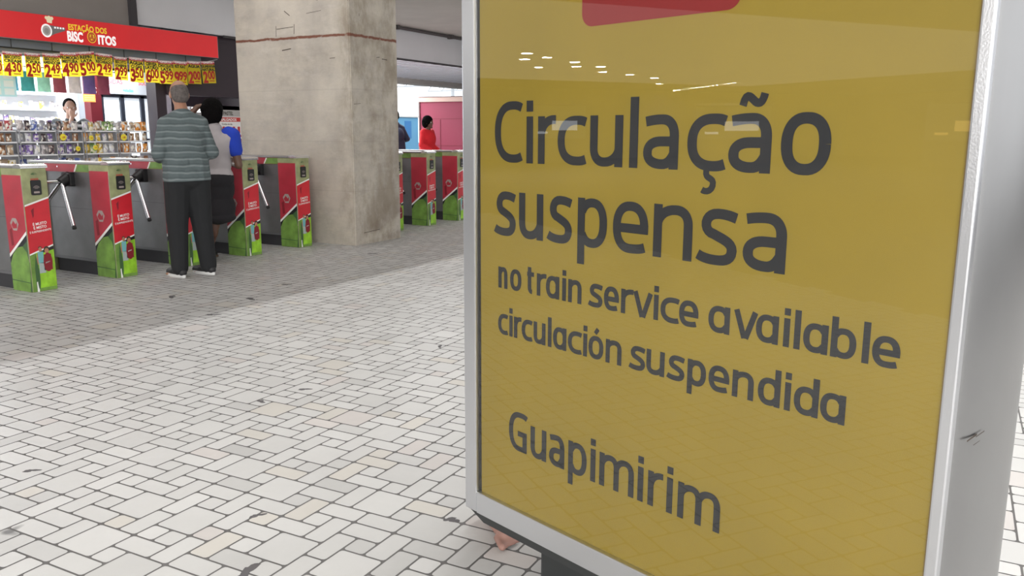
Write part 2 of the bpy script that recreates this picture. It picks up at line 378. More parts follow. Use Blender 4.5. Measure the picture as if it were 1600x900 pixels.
# ------------------------------------------------------------------ turnstiles
GX = -6.6
def make_turnstile():
    t = thing('turnstile', 'turnstile', 'turnstile', (GX, 0, 0), 0, 'turnstiles in the gate row')
    W = .21
    # front post, wrapped in advertising vinyl
    b = MB(); b.box((-.27, 0, 0), (0, W, 1.0), g_olive, .006)
    F = YZ(.0006); S = XZ(-.0006)
    F2 = YZ(.0012); S2 = XZ(-.0012); F3 = YZ(.0018); S3 = XZ(-.0018); F4 = YZ(.0024); F5 = YZ(.003)
    # front face artwork
    b.poly([F(.004, .31), F(W-.004, .372), F(W-.004, .757), F(.004, .700)], g_red)
    b.poly([F(.055, .03), F(W-.004, .03), F(W-.004, .34), F(.055, .325)], g_lime)
    b.poly([F(.004, .004), F(.055, .004), F(.055, .325), F(.004, .31)], g_green)
    b.poly([F(.055, .004), F(W-.004, .004), F(W-.004, .03), F(.055, .03)], g_green)
    b.poly([F2(.004, .697), F2(W-.004, .754), F2(W-.004, .768), F2(.004, .711)], white)
    b.poly([F2(.004, .303), F2(W-.004, .365), F2(W-.004, .377), F2(.004, .315)], white)
    b.poly([F3(.06, .305), F3(W-.004, .335), F3(W-.004, .364), F3(.10, .33)], black)
    b.poly([F2(.035, .02), F2(.062, .02), F2(.066, .22), F2(.05, .31), F2(.035, .2)], g_dgreen)       # bottle silhouette
    b.poly(rrect(.038, .0, .056, .085, .006, F3), white)
    # printed couple drinking coconut water
    b.poly(ell(.092, .345, .014, .019, F4), g_skin); b.poly(ell(.092, .356, .016, .014, F3), mat('printed_dark_hair', (.05, .03, .02)))
    b.poly([F4(.068, .325), F4(.115, .325), F4(.112, .23), F4(.07, .235)], g_cyan)
    b.poly([F3(.066, .32), F3(.056, .27), F3(.062, .22), F3(.078, .25)], g_skin)
    b.poly(ell(.145, .328, .018, .022, F4), g_skin); b.poly(ell(.145, .340, .024, .026, F3), mat('printed_dark_hair', (.05, .03, .02)))
    b.poly(ell(.148, .235, .038, .078, F5), g_dred)
    b.poly([F4(.118, .30), F4(.178, .30), F4(.184, .17), F4(.112, .17)], g_dred)
    b.poly([F4(.072, .235), F4(.115, .235), F4(.125, .15), F4(.07, .15)], mat('printed_grey_cloth', (.36, .42, .42)))
    b.poly([F5(.125, .225), F5(.165, .235), F5(.165, .243), F5(.125, .236)], white)
    b.poly(ell(.058, .12, .012, .10, F4), g_dgreen)
    text(b, 'É MUITO', .112, .545, .030, white, F3, .02, 1, 'CENTER', R(5)); text(b, 'É MISTO', .112, .515, .030, white, F3, .02, 1, 'CENTER', R(5))
    text(b, 'É SURPREENDENTE', .112, .487, .022, white, F3, .015, .95, 'CENTER', R(5))
    b.poly([F2(.05, .665), F2(.075, .685), F2(.07, .62), F2(.06, .60)], g_dred)
    # brand mark above the reader: red letters under a small palm
    text(b, 'coco', .105, .905, .030, red_ink, F2, .03, 1.1, 'CENTER')
    for k in range(5): a = 30+k*30; b.poly([F3(.105, .945), F3(.105+.028*math.cos(R(a-9)), .945+.022*math.sin(R(a-9))), F3(.105+.030*math.cos(R(a+7)), .942+.022*math.sin(R(a+7)))], g_dgreen)
    # side face artwork (both sides)
    for S_, S2_, S3_, fl in ((XZ(-.0006), XZ(-.0012), XZ(-.0018), 1), (XZ(W+.0006), XZ(W+.0012), XZ(W+.0018), -1)):
        P = lambda f, L_, m_: b.poly([f(*q) for q in (L_ if fl == 1 else L_[::-1])], m_)
        P(S_, [(-.266, .30), (-.004, .50), (-.004, .945), (-.266, .945)], g_red2)
        P(S_, [(-.266, .23), (-.004, .43), (-.004, .49), (-.266, .29)], black)
        P(S_, [(-.266, .004), (-.004, .004), (-.004, .43), (-.266, .23)], g_dgreen)
        P(S2_, [(-.266, .275), (-.004, .478), (-.004, .505), (-.266, .302)], white)
        P(S2_, [(-.266, .004), (-.03, .004), (-.012, .12), (-.008, .25), (-.03, .33), (-.08, .375), (-.15, .36), (-.22, .30), (-.266, .22)], g_green)
        P(S3_, [(-.266, .085), (-.004, .075), (-.004, .082), (-.266, .093)], g_dgreen)
        P(S2_, [(-.215, .56), (-.18, .60), (-.13, .60), (-.10, .555), (-.13, .50), (-.18, .50)], g_grey)
        P(S3_, [(-.20, .545), (-.17, .58), (-.14, .55), (-.12, .57), (-.125, .52), (-.18, .515)], g_red2)
        P(S2_, [(-.235, .50), (-.20, .52), (-.19, .38), (-.225, .37)], g_dred)
        P(S2_, [(-.008, .25), (-.002, .25), (-.002, .94), (-.008, .94)], g_grey)
    b.build('front_post', t)
    rd = MB(); rd.prism(rrect(.068, .785, .150, .905, .012, YZ(.0)), (.010, 0, 0), black)
    for k in range(3): rd.prism([YZ(.0104)(.109+(.012+.009*k)*math.cos(R(a)), .83+(.012+.009*k)*math.sin(R(a))) for a in range(30, 151, 15)]+[YZ(.0104)(.109+(.009+.009*k)*math.cos(R(a)), .83+(.009+.009*k)*math.sin(R(a))) for a in range(150, 29, -15)], (.0004, 0, 0), g_grey)
    rd.poly(rrect(.085, .80, .133, .815, .004, YZ(.0108)), g_grey)
    rd.build('card_reader', t)
    # rear post
    r_ = MB(); r_.box((-1.16, 0, 0), (-.93, W, 1.0), g_olive, .006)
    for y, f_ in ((-.0006, 1), (W+.0006, -1)):
        q = [(-1.156, y, .45), (-.934, y, .30), (-.934, y, .92), (-1.156, y, .92)]; r_.poly(q if f_ == 1 else q[::-1], g_red2)
    r_.build('rear_post', t)
    # steel body between posts, plinth, joint line
    s_ = MB(); s_.box((-.935, .018, .125), (-.265, W-.018, .93), steel)
    s_.box((-.935, .0165, .60), (-.265, .018, .604), mat('panel_seam', (.12, .12, .13)))
    s_.box((-.935, .014, .125), (-.265, .018, .150), mat('steel_lip', (.2, .2, .21), .5, .7))
    s_.build('side_panel', t)
    MB().box((-.90, .04, 0), (-.27, W-.04, .125), mat('dark_plinth', (.035, .035, .04), .7)).build('plinth', t)
    # top rail: green half, white slash, red half
    q = MB(); q.box((-.94, .004, .93), (-.262, W-.004, 1.0), g_red2)
    for y, f_ in ((.0034, 1), (W-.0034, -1)):
        a = [(-.47, y, .932), (-.262, y, .932), (-.262, y, .998), (-.43, y, .998)]; q.poly(a if f_ == 1 else a[::-1], g_green)
        yy = y-.0006*f_; a = [(-.49, yy, .932), (-.47, yy, .932), (-.43, yy, .998), (-.45, yy, .998)]; q.poly(a if f_ == 1 else a[::-1], white)
        q.tube((-.72, y, .975), (-.72, y-.004*f_, .975), .008, chrome, n=10)
    q.build('top_rail', t)
    l = MB(); l.box((-1.17, -.004, 1.0), (-.09, W+.004, 1.022), mat('lid_steel', (.36, .35, .35), .35, .8), .006); l.build('lid', t)
    c = MB(); bm = bmesh.new(); n = 8
    pr = [(-.09, 1.022), (-.09, 1.0)]+[(.012, 1.0)]+[(-.012+.024*math.cos(R(a)), 1.006+.022*math.sin(R(a))) for a in range(0, 91, 15)]+[(-.05, 1.032)]
    c.prism([(x, -.006, z) for x, z in pr], (0, W+.012, 0), mat('bright_cap', (.8, .8, .82), .2, .9)); c.build('end_cap', t)
    # tripod
    h = MB(); hb = Vector((-.57, .018, .865)); ax = Vector((0, -.7071, -.7071))
    h.box((hb.x-.065, -.03, .80), (hb.x+.065, .03, .925), black, .012); hc = Vector((-.57, -.065, .845))
    h.tube(hb+Vector((0, 0, .02)), hc+ax*.02, .055, black, .048, 20); hub = h.build('hub', t)
    for k in range(3):
        v0 = Vector((0, -1, 0)); par = v0.dot(ax)*ax; per = v0-par
        d_ = par+per*math.cos(R(120*k))+ax.cross(per)*math.sin(R(120*k))
        a = MB(); L_ = .50 if k else .46
        a.tube(hc+d_*.03, hc+d_*L_, .0165, chrome, n=16); a.tube(hc+d_*L_, hc+d_*(L_+.022), .0185, rubber, n=16)
        a.build('arm', t)
    return t
T0 = make_turnstile()
tlab = [(3.90, 'turnstile nearest the camera, at the left edge, its front wrapped in red and green vinyl'),
        (4.665, 'second turnstile from the left, its black-tipped chrome arm hanging on grey steel'),
        (5.43, 'turnstile partly hidden behind the legs of the man in the striped shirt'),
        (6.19, 'turnstile just right of the woman in blue sleeves, its reader side facing the hall'),
        (6.965, 'turnstile standing close against the left face of the stained pillar'),
        (8.735, 'turnstile almost hidden behind the right edge of the pillar, only a sliver showing'),
        (9.505, 'turnstile beyond the pillar with its whole front showing, below the red-topped walker'),
        (10.285, 'farthest turnstile, cut off by the frame of the yellow notice display')]
for i, (y, lb) in enumerate(tlab):
    o = T0 if i == 0 else dup(T0)
    o.location = (GX, y, 0); o['label'] = lb
    # plugs keep the posts seated
# ------------------------------------------------------------------ notice display (totem)
DANG = R(-18.5); dv = Vector((math.cos(DANG), math.sin(DANG), 0)); nv = Vector((-math.sin(DANG), math.cos(DANG), 0))
tot = thing('notice_display', 'tall aluminium notice display with yellow train service poster behind glass', 'sign stand', (-1.7*dv+1.4*nv)[:], DANG)
ZB, ZT = .262, 2.06
def side_prof(o=0.):
    # plan outline of the display, convex bulging aluminium sides
    pts = []
    for i in range(15): a = -90+180*i/14; pts.append((1.228-o+.036*math.cos(R(a)), .165+.165*math.sin(R(a))))
    for i in range(15): a = 90+180*i/14; pts.append((.034+o+.036*math.cos(R(a)), .165+.165*math.sin(R(a))))
    return pts
b = MB(); pf = side_prof(); n = len(pf)
b.add([(x, y, ZB) for x, y in pf]+[(x, y, ZT) for x, y in pf], [(i, (i+1) % n, n+(i+1) % n, n+i) for i in range(n)], alum_side, True)
b.add([(x, y, ZB) for x, y in pf], [tuple(range(n))[::-1]], alum_side); b.add([(x, y, ZT) for x, y in pf], [tuple(range(n))], alum_side)
b.build('housing', tot)
# door frame: mitred aluminium bars
fr = MB()
def bar(x0, x1, z0, z1, y0=-.016, y1=.002): fr.box((x0, y0, z0), (x1, y1, z1), alum, .0035)
bar(0.0, .047, ZB-.004, ZT); bar(1.222, 1.243, ZB-.004, ZT); bar(.047, 1.222, ZB-.006, .318); bar(.047, 1.222, ZT-.06, ZT)
fr.box((.047, -.002, .318), (.055, .003, ZT-.06), mat('shadow_gap_black', (.02, .02, .02)))  # first strip is dark colour for the shaded gap between frame and poster
fr.box((1.217, -.004, .318), (1.222, .003, ZT-.06), mat('brass_gasket', (.28, .2, .08)))
frame = fr.build('door_frame', tot)
po = MB(); po.box((.050, -.0015, .316), (1.222, -.0005, ZT-.058), yellow_poster); poster = po.build('poster', tot)

# --- lettering built stroke by stroke in the notice's own typeface
def superarc(cx, cy, rx, ry, a0, a1, n=24, e=2.35):
    o = []
    for i in range(n+1):
        t = R(a0+(a1-a0)*i/n); c, s = math.cos(t), math.sin(t)
        o.append((cx+rx*math.copysign(abs(c)**(2/e), c), cy+ry*math.copysign(abs(s)**(2/e), s)))
    return o
def bez(p0, p1, p2, p3, n=10):
    return [tuple((1-t)**3*a+3*(1-t)**2*t*b_+3*(1-t)*t*t*c+t**3*d for a, b_, c, d in zip(p0, p1, p2, p3)) for t in [i/n for i in range(n+1)]]
LAYER = [0]
def stroke(mb, pts, t, m, pl, t2=None):
    LAYER[0] = (LAYER[0]+1) % 6; lift = .00007*LAYER[0]
    P = [Vector(p) for p in pts]; Q = [P[0]]
    for p in P[1:]:
        if (p-Q[-1]).length > 1e-6: Q.append(p)
    P = Q; n = len(P); t2 = t if t2 is None else t2; Lf = []; Rt = []
    for i in range(n):
        a = (P[i]-P[i-1]).normalized() if i else (P[1]-P[0]).normalized()
        c = (P[i+1]-P[i]).normalized() if i < n-1 else a
        tg = (a+c).normalized(); nm = Vector((-tg.y, tg.x)); k = 1/max(.5, tg.dot(a))
        th = (t*abs(tg.y)+t2*abs(tg.x))/max(1e-6, abs(tg.x)+abs(tg.y))     # t for uprights, t2 for level strokes
        Lf.append(P[i]+nm*th/2*k); Rt.append(P[i]-nm*th/2*k)
    vs = [pl(*p) for p in Lf]+[pl(*p) for p in Rt]; vs = [(a, b_-lift, c_) for a, b_, c_ in vs]
    mb.add(vs, [(i, n+i, n+i+1, i+1) for i in range(n-1)], m)
def glyph(mb, ch, x0, w_, zb, xh, cap, desc, t, t2, m, pl, single=False):
    l = x0+t/2; r = x0+w_-t/2; B = zb+t2/2; Tp = zb+xh-t2/2; mid = (l+r)/2; rx = (r-l)/2; cy = (B+Tp)/2; ry = (Tp-B)/2
    S = lambda pts, a=t, c=t2: stroke(mb, pts, a, m, pl, c)
    base = ch
    if ch in 'çãó': base = {'ç': 'c', 'ã': 'a', 'ó': 'o'}[ch]
    if base in 'Cc':
        T_ = zb+cap-t2/2 if base == 'C' else Tp; cy_ = (B+T_)/2; ry_ = (T_-B)/2; k = .62; xr = x0+w_
        S(bez((xr, T_-ry_*.10), (xr-w_*.12, T_), (xr-w_*.22, T_), (l+(xr-l)*k, T_), 5)[:-1]+superarc(l+(xr-l)*k, cy_, (xr-l)*k, ry_, 90, 270)+bez((l+(xr-l)*k, B), (xr-w_*.22, B), (xr-w_*.12, B), (xr, B+ry_*.10), 5)[1:])
    elif base == 'G':
        T_ = zb+cap-t2/2; cy_ = (B+T_)/2; ry_ = (T_-B)/2; k = .62; xr = x0+w_
        S(bez((xr, T_-ry_*.12), (xr-w_*.12, T_), (xr-w_*.22, T_), (l+(r-l)*k, T_), 5)[:-1]+superarc(l+(r-l)*k, cy_, (r-l)*k, ry_, 90, 270)+[(r+t/2, B)])
        S([(r, zb), (r, zb+cap*.52)]); S([(r+t/2, zb+cap*.52-t2/2), (x0+w_*.50, zb+cap*.52-t2/2)])
    elif base == 'o': S(superarc(mid, cy, rx, ry, 0, 360, 40))
    elif base == 'i': S([(x0+w_/2, zb), (x0+w_/2, zb+xh)]); S([(x0+w_/2, zb+xh*1.10), (x0+w_/2, zb+xh*1.10+max(t*1.05, (cap-xh*1.10)))])
    elif base == 'l': S([(x0+w_/2, zb), (x0+w_/2, zb+cap)])
    elif base == 'r':
        S([(l, zb), (l, zb+xh)]); S(bez((l, zb+xh*.60), (l+w_*.05, zb+xh*.80), (l+w_*.30, zb+xh*.95), (x0+w_, Tp+t2*.1)))
    elif base == 'u':
        S([(l, zb+xh), (l, B+ry*.7)]+superarc(l+rx*.85, B+ry*.7, rx*.85, ry*.7, 180, 270, 12)+bez((l+rx*.9, B), (l+rx*1.3, B), (r-t*.3, B+ry*.15), (r, B+ry*.6), 6))
        S([(r, zb+xh), (r, zb)])
    elif base in 'nm':
        st = [l, r] if base == 'n' else [l, mid, r]
        S([(l, zb), (l, zb+xh)])
        for a, c in zip(st, st[1:]):
            q = (c-a)/2
            S(bez((a, Tp-ry*.6), (a+t*.3, Tp-ry*.15), (c-q*1.3, Tp), (c-q*.85, Tp), 6)+superarc(c-q*.85, Tp-ry*.7, q*.85, ry*.7, 90, 0, 12)+[(c, zb)])
    elif base == 's':
        xr = x0+w_; h_ = Tp-B
        S(bez((xr-w_*.04, Tp-h_*.07), (xr-w_*.25, Tp), (mid+w_*.1, Tp), (mid, Tp), 6)+bez((mid, Tp), (l, Tp), (l-w_*.02, Tp-h_*.40), (mid-w_*.10, cy+h_*.06), 10)[1:]+bez((mid-w_*.10, cy+h_*.06), (mid+w_*.12, cy-h_*.03), (r, cy-h_*.08), (r, B+h_*.24), 8)[1:]+bez((r, B+h_*.24), (r, B), (mid+w_*.12, B), (mid-w_*.05, B), 8)[1:]+bez((mid-w_*.05, B), (l+w_*.15, B), (x0+w_*.1, B+h_*.03), (x0, B+h_*.09), 5)[1:])
    elif base == 'e':
        S(superarc(mid, cy, rx, ry, 0, 262, 34)+bez((mid-.05*rx, B), (mid+rx*.5, B), (r-w_*.10, B+ry*.02), (r+t*.1, B+ry*.12), 5)); S([(l, cy-t2*.1), (r+t/2, cy-t2*.1)])
        S([(r, cy-t2*.5), (r, cy+ry*.05)])
    elif base in 'pb':
        S([(l, zb-desc), (l, zb+xh)] if base == 'p' else [(l, zb), (l, zb+cap)]); S(superarc(mid, cy, rx, ry, 150, -150, 32))
    elif base == 'd': S([(r, zb), (r, zb+cap)]); S(superarc(mid, cy, rx, ry, 30, 330, 32))
    elif base == 'a' and single: S([(r, zb), (r, zb+xh)]); S(superarc(mid, cy, rx, ry, 30, 330, 32))
    elif base == 'a':
        S(bez((x0+w_*.06, Tp-ry*.10), (l+rx*.45, Tp), (mid, Tp), (mid+rx*.05, Tp), 6)+superarc(mid+rx*.05, Tp-ry*.75, rx*.95, ry*.75, 90, 0, 12)+[(r, zb)])
        mt = zb+xh*.60-t2/2; S([(r, mt), (mid+rx*.1, mt)]+superarc(mid+rx*.1, (mt+B)/2, rx*1.1, (mt-B)/2, 90, 270, 18)+bez((mid+rx*.1, B), (mid+rx*.5, B), (r-t*.4, B+ry*.12), (r, B+ry*.5), 6))
    elif base == 't':
        S([(l, zb+xh*1.22), (l, B+ry*.5)]+superarc(l+rx*2, B+ry*.5, rx*2, ry*.5, 180, 270, 8)); S([(x0-w_*.12, Tp), (x0+w_, Tp)])
    elif base == 'v': S([(l-t*.25, zb+xh), (mid-t*.12, zb)]); S([(mid+t*.12, zb), (r+t*.25, zb+xh)]); S([(mid-t*.5, zb+t2*.3), (mid+t*.5, zb+t2*.3)], t, t*.6)
    if ch == 'ç': S(bez((mid+rx*.12, zb+.001), (mid+rx*.0, zb-xh*.17), (mid+rx*.75, zb-xh*.08), (mid+rx*.62, zb-xh*.25), 8)+bez((mid+rx*.62, zb-xh*.25), (mid+rx*.5, zb-xh*.38), (mid, zb-xh*.37), (mid-rx*.15, zb-xh*.33), 6)[1:], t*.62, t2*.62)
    if ch == 'ã': S(bez((mid-rx*.55, zb+xh*1.12), (mid-rx*.35, zb+xh*1.42), (mid+rx*.05, zb+xh*1.20), (mid+rx*.3, zb+xh*1.17), 8)+bez((mid+rx*.3, zb+xh*1.17), (mid+rx*.55, zb+xh*1.14), (mid+rx*.7, zb+xh*1.2), (mid+rx*.78, zb+xh*1.32), 6)[1:], t*.72, t2*.75)
    if ch == 'ó': S([(mid-rx*.15, zb+xh*1.10), (mid+rx*.35, zb+xh*1.32)], t*.85, t2*.85)
def line(nm, items, zb, xh, cap, desc, t, t2, single=False):
    mb = MB()
    for ch, a, c in items: glyph(mb, ch, a, c-a, zb, xh, cap, desc, t, t2, ink, XZ(-.0021), single)
    return mb.build(nm, poster)
line('printed_heading', [('C', .112, .210), ('i', .228, .249), ('r', .267, .326), ('c', .332, .420), ('u', .433, .528), ('l', .547, .569), ('a', .584, .674), ('ç', .695, .783), ('ã', .791, .882), ('o', .901, .997)], 1.224, .111, .148, .045, .0228, .0200)
line('printed_heading', [('s', .113, .190), ('u', .202, .287), ('s', .304, .382), ('p', .400, .489), ('e', .506, .604), ('n', .618, .717), ('s', .731, .821), ('a', .834, .925)], 1.040, .112, .148, .041, .0222, .0200)
line('printed_line', [('n', .125, .160), ('o', .170, .212), ('t', .235, .257), ('r', .267, .300), ('a', .299, .344), ('i', .353, .367), ('n', .373, .416), ('s', .439, .481), ('e', .485, .529), ('r', .535, .570), ('v', .572, .620), ('i', .625, .639), ('c', .644, .691), ('e', .692, .740), ('a', .764, .814), ('v', .825, .873), ('a', .872, .920), ('i', .929, .944), ('l', .951, .965), ('a', .970, 1.018), ('b', 1.023, 1.070), ('l', 1.080, 1.094), ('e', 1.098, 1.146)], .904, .055, .074, .016, .0126, .0112, True)
line('printed_line', [('c', .124, .161), ('i', .167, .180), ('r', .185, .213), ('c', .214, .252), ('u', .257, .299), ('l', .307, .320), ('a', .325, .370), ('c', .375, .419), ('i', .424, .437), ('ó', .441, .487), ('n', .494, .541), ('s', .564, .608), ('u', .611, .660), ('s', .668, .712), ('p', .719, .765), ('e', .771, .820), ('n', .827, .875), ('d', .884, .932), ('i', .940, .954), ('d', .960, 1.009), ('a', 1.012, 1.060)], .782, .055, .074, .020, .0126, .0112, True)
line('printed_heading', [('G', .167, .235), ('u', .249, .306), ('a', .316, .369), ('p', .382, .443), ('i', .456, .470), ('m', .483, .587), ('i', .599, .613), ('r', .627, .668), ('i', .679, .694), ('m', .708, .815)], .480, .082, .106, .030, .0160, .0142)
rt = MB(); rt.poly(rrect(.402, 1.525, .803, 1.90, .03, XZ(-.0021), 8), poster_red)
rt.build('printed_pictogram', poster)
# sheet of glass over the poster, mirroring the hall
gl = MB(); gl.add([(.047, -.009, .316), (1.222, -.009, .316), (1.222, -.009, ZT-.058), (.047, -.009, ZT-.058)], [(0, 1, 2, 3)], sheet_glass('display_glass', refl=1.25)); gl.build('glass_pane', tot)
bs = MB(); bs.prism([(.03, .02, ZB), (1.23, .02, ZB), (1.20, .05, ZB-.045), (.06, .05, ZB-.045)], (0, 0, 0), black)
bs.v = []; bs.f = []; bs.m = []; bs.sm = []; bs.mats = []
dk = mat('black_skirt', (.015, .017, .018), .5)
p1 = [(.004, -.010), (1.238, -.010), (1.238, .32), (.004, .32)]; p2 = [(.055, .004), (1.19, .004), (1.19, .30), (.055, .30)]
bs.add([(x, y, ZB-.002) for x, y in p1]+[(x, y, ZB-.040) for x, y in p2], [(0, 1, 2, 3)[::-1], (4, 5, 6, 7)]+[(i, (i+1) % 4, 4+(i+1) % 4, 4+i) for i in range(4)], dk)
bs.build('skirt', tot)
ft = MB(); ft.box((.235, .05, .03), (1.00, .27, ZB-.035), dk, .01); ft.box((.23, .04, 0), (1.01, .28, .03), dk, .006); ft.build('pedestal', tot)
sc = MB()
for (y, z, l, h_) in ((.025, .80, .035, .006), (.05, .803, .03, .004), (.045, .79, .02, .003)):
    x = 1.228+.036*math.sqrt(max(0, 1-((y+.02-.165)/.165)**2))+.0012
    sc.poly([(x, y, z), (x+.003, y+l, z+.004), (x+.003, y+l, z+h_+.002), (x, y, z+h_*.5)], mk)
sc.build('scuff', tot)

# ------------------------------------------------------------------ people
def cap(p0, r0, p1, r1): return ('c', Vector(p0), r0, Vector(p1), r1)
def elp(c, r, rot=(0, 0, 0)): return ('e', Vector(c), r, rot)
def blob(name, prims, m, parent, vox=.009, it=6, infl=0., cuts=()):
    bm = bmesh.new()
    for p in prims:
        if p[0] == 'c':
            _, a, ra, b_, rb = p
            t = bmesh.new()
            for c_, r_ in ((a, ra+infl), (b_, rb+infl)):
                q = bmesh.new(); bmesh.ops.create_icosphere(q, subdivisions=2, radius=r_)
                for v in q.verts: t.verts.new(v.co+c_)
                q.free()
            bmesh.ops.convex_hull(t, input=t.verts[:])
            bmesh.ops.delete(t, geom=[v for v in t.verts if not v.link_faces], context='VERTS')
        else:
            _, c_, r_, rot = p; t = bmesh.new(); bmesh.ops.create_icosphere(t, subdivisions=3, radius=1)
            E_ = Matrix.Rotation(rot[2], 3, 'Z') @ Matrix.Rotation(rot[1], 3, 'Y') @ Matrix.Rotation(rot[0], 3, 'X')
            for v in t.verts: v.co = E_ @ Vector((v.co.x*(r_[0]+infl), v.co.y*(r_[1]+infl), v.co.z*(r_[2]+infl)))+c_
        me_ = bpy.data.meshes.new('tmp'); t.to_mesh(me_); t.free(); bm.from_mesh(me_); bpy.data.meshes.remove(me_)
    bmesh.ops.recalc_face_normals(bm, faces=bm.faces[:])
    me = bpy.data.meshes.new(name); bm.to_mesh(me); bm.free()
    o = bpy.data.objects.new(name, me); C.objects.link(o)
    r_ = o.modifiers.new('r', 'REMESH'); r_.mode = 'VOXEL'; r_.voxel_size = vox
    s_ = o.modifiers.new('s', 'SMOOTH'); s_.factor = .5; s_.iterations = it
    dg = bpy.context.evaluated_depsgraph_get(); me2 = bpy.data.meshes.new_from_object(o.evaluated_get(dg))
    o.modifiers.clear(); o.data = me2; bpy.data.meshes.remove(me)
    if cuts:
        q = bmesh.new(); q.from_mesh(me2)
        for co, no in cuts:
            g_ = bmesh.ops.bisect_plane(q, geom=q.verts[:]+q.edges[:]+q.faces[:], plane_co=co, plane_no=no, clear_outer=True)
            bmesh.ops.holes_fill(q, edges=[e for e in q.edges if e.is_boundary], sides=0)
        q.to_mesh(me2); q.free()
    me2.materials.clear(); me2.materials.append(m); me2.polygons.foreach_set('use_smooth', [True]*len(me2.polygons))
    me2.name = name; o.parent = parent
    return o
def stripe_mat(name, base, lt, per, frac=.3):
    m = bpy.data.materials.new(name); m.use_nodes = True; nt = m.node_tree; b = nt.nodes['Principled BSDF']; N = nt.nodes.new; L = nt.links.new
    tc = N('ShaderNodeTexCoord'); sp = N('ShaderNodeSeparateXYZ'); L(tc.outputs['Object'], sp.inputs[0])
    nz = N('ShaderNodeTexNoise'); nz.inputs['Scale'].default_value = 5; L(tc.outputs['Object'], nz.inputs[0])
    a = N('ShaderNodeMath'); a.operation = 'MULTIPLY_ADD'; a.inputs[1].default_value = .05; L(nz.outputs[0], a.inputs[0]); L(sp.outputs[2], a.inputs[2])
    d = N('ShaderNodeMath'); d.operation = 'DIVIDE'; d.inputs[1].default_value = per; L(a.outputs[0], d.inputs[0])
    f_ = N('ShaderNodeMath'); f_.operation = 'FRACT'; L(d.outputs[0], f_.inputs[0])
    cr = N('ShaderNodeValToRGB'); L(f_.outputs[0], cr.inputs[0]); e = cr.color_ramp.elements
    e[0].position = 0; e[0].color = (*base, 1); e[1].position = 1; e[1].color = (*base, 1)
    for p, c in ((.40, base), (.52, lt), (.62, lt), (.74, base), (.86, tuple(x*.72 for x in base))): k = e.new(p); k.color = (*c, 1)
    L(cr.outputs[0], b.inputs['Base Color']); b.inputs['Roughness'].default_value = .9
    n2 = N('ShaderNodeTexNoise'); n2.inputs['Scale'].default_value = 7; n2.inputs['Detail'].default_value = 3; L(tc.outputs['Object'], n2.inputs[0])
    bp = N('ShaderNodeBump'); bp.inputs['Strength'].default_value = .8; bp.inputs['Distance'].default_value = .03; L(n2.outputs[0], bp.inputs['Height']); L(bp.outputs[0], b.inputs['Normal'])
    MATS[name] = m
    return m
def cloth(name, col): return mat(name, col, .9, bump=.7, bscale=8, noise=.12, nscale=4)

def hand(w_, d_, palm_n, side, curl=.6, s=1.):
    """palm + five fingers; w_ wrist, d_ hand direction, palm_n palm normal, side: direction of the thumb"""
    w_ = Vector(w_); d_ = Vector(d_).normalized(); n_ = Vector(palm_n); n_ = (n_-n_.dot(d_)*d_).normalized()
    sd = Vector(side); sd = (sd-sd.dot(d_)*d_-sd.dot(n_)*n_).normalized(); P = []
    P.append(cap(w_, .024*s, w_+d_*.035*s, .024*s))
    for k, (o_, ln) in enumerate(((.030, .068), (.010, .076), (-.010, .071), (-.028, .055))):
        k0 = w_+d_*.025*s+sd*o_*.6*s; k1 = w_+d_*.085*s+sd*o_*s
        P.append(cap(k0, .015*s, k1, .0115*s)); c = k1; dd = d_.copy()
        for j in range(3):
            an = curl*(.5+.35*j); dd = (dd*math.cos(an)+n_*math.sin(an)).normalized(); q = c+dd*ln*s*(.45, .32, .25)[j]
            P.append(cap(c, (.0100, .0090, .0082)[j]*s, q, (.0090, .0082, .0072)[j]*s)); c = q
    t0 = w_+d_*.02*s+sd*.018*s; t1 = t0+(d_*.6+sd*.75+n_*.2).normalized()*.042*s; t2 = t1+(d_*.85+sd*.35+n_*.35).normalized()*.028*s; t3 = t2+(d_*.9+n_*.45).normalized()*.024*s
    P += [cap(t0, .015*s, t1, .0115*s), cap(t1, .0110*s, t2, .0098*s), cap(t2, .0098*s, t3, .0082*s)]
    return P
